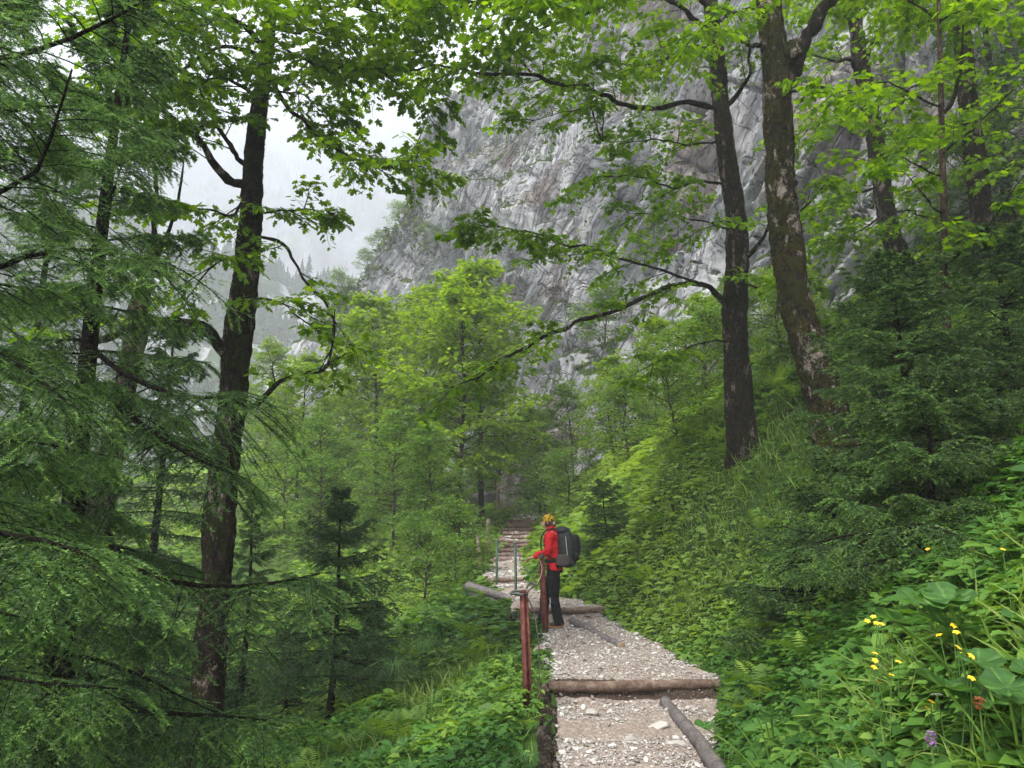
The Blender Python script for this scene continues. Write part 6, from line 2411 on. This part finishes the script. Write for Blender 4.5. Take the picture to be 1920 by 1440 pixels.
# hair under the scarf, gathered at the nape
fuse([ball(hd + [-.018, 0, -.012], (.092, .084, .098)), ball(hd + [-.075, 0, -.055], (.045, .05, .055))], HAIR, 'hair', hiker, .008, 2, lambda v: .004 * ridged(v[:, 0] * 30, v[:, 1] * 30, v[:, 2] * 12, 2))
fuse([ball(hd + [-.008, 0, .028], (.101, .086, .086))] + [loft([hd + [-.085, 0, .0], hd + [-.115, .01, -.02], hd + [-.125, .015, -.06]], [.022, .016, .008], [.018, .010, .006], 8)], SCARF, 'headscarf', hiker, .008, 2,
     lambda v: .004 * ridged(v[:, 0] * 18, v[:, 1] * 18, v[:, 2] * 18, 2) - .02 * np.clip((v[:, 0] - .15) / .05, 0, 1) * np.clip((1.60 - v[:, 2]) / .05, 0, 1))
fuse([ball(hd + [-.095, .035, -.03], (.022, .02, .03))], PSTR, 'scarf_knot', hiker, .006, 1)
for sg in (1, -1):
    V, F, tri = ball((.176, .030 * sg, 1.588), (.010, .011, .009), 8)
    Acc().add(V, F).obj('eye', PACKB, hiker)
a = Acc()
box_part(a, (-.055, .183, 1.40), (.030, .008, .022))
a.obj('jacket_emblem', PSTR, hiker, smooth=False)

# the rucksack, worn: a thing of its own
pk = thing('backpack', 'large dark grey hiking backpack with light piping on the back of the red jacket', 'backpack', (HX - .045 * math.cos(A_), HY + .045 * math.sin(A_), hz), None, pi - A_)


def rbox(c, s, p=.35, n=14):
    """rounded box as a closed loft grid"""
    c, s = np.array(c, float), np.array(s, float) / 2
    u = np.linspace(0, 2 * pi, 32, endpoint=False)
    w_ = np.linspace(-pi / 2 + .05, pi / 2 - .05, n)
    U, W_ = np.meshgrid(u, w_)
    f = lambda t: np.sign(t) * np.abs(t) ** p
    X = f(np.cos(W_)) * f(np.cos(U)) * s[0]
    Y = f(np.cos(W_)) * f(np.sin(U)) * s[1]
    Zq = f(np.sin(W_)) * s[2]
    V = np.stack([X, Y, Zq], -1).reshape(-1, 3) + c
    idx = np.arange(n * 32).reshape(n, 32)
    F = np.stack([idx[:-1], np.roll(idx[:-1], -1, 1), np.roll(idx[1:], -1, 1), idx[1:]], -1).reshape(-1, 4)
    e = len(V)
    V = np.vstack([V, c - [0, 0, s[2]], c + [0, 0, s[2]]])
    tri = []
    for j in range(32):
        tri.append([e, (j + 1) % 32, j])
        tri.append([e + 1, (n - 1) * 32 + j, (n - 1) * 32 + (j + 1) % 32])
    return V, F, np.array(tri)


def shear(part, k=.0):
    V, F, t = part
    V = V.copy()
    V[:, 0] += (V[:, 2] - 1.0) * k
    return V, F, t


wr_ = lambda v: .006 * ridged(v[:, 0] * 8, v[:, 1] * 8, v[:, 2] * 8, 3) - .004
fuse([shear(rbox((-.245, 0, 1.17), (.27, .34, .58), .68), .06), shear(rbox((-.24, 0, .985), (.27, .33, .17), .6), .1)], PACKM, 'main_bag', pk, .01, 3, wr_)
fuse([shear(rbox((-.225, 0, 1.45), (.24, .29, .14), .9), .10)], PACKM, 'lid', pk, .01, 3, wr_)
fuse([shear(rbox((-.385, -.01, 1.22), (.15, .25, .36), .8), .03), shear(rbox((-.385, .03, 1.06), (.10, .2, .16), .8), .03)], PACKB, 'rear_pocket', pk, .01, 3, wr_)
fuse([rbox((-.205, .175, 1.00), (.20, .075, .18), .6)], PBRN, 'side_pocket', pk, .009, 3, wr_)
fuse([rbox((-.205, -.175, 1.00), (.20, .075, .18), .6)], PBRN, 'side_pocket', pk, .009, 3, wr_)
fuse([loft([(-.30, .165, .95), (-.285, .178, 1.05), (-.27, .180, 1.2), (-.255, .170, 1.36)], [.007] * 4, [.007] * 4, 8)], PSTR, 'piping', pk, .005, 1)
for sg in (1, -1):
    fuse([loft([(-.10, .10 * sg, 1.47), (.0, .115 * sg, 1.475), (.095, .12 * sg, 1.42), (.145, .13 * sg, 1.28), (.11, .165 * sg, 1.12), (-.02, .18 * sg, 1.04), (-.13, .15 * sg, 1.0)], [.026] * 7, [.011] * 7, 8, (0, 1, 0))], PACKB, 'shoulder_strap', pk, .008, 1)
th = np.linspace(0, 2 * pi, 25)[:-1]
ringp = [(.0 + .150 * math.cos(t), .190 * math.sin(t), .985) for t in np.linspace(0, 2 * pi, 25)]
fuse([loft(ringp, [.03] * 25, [.012] * 25, 8, (0, 0, 1))], PACKB, 'hip_belt', pk, .008, 1)
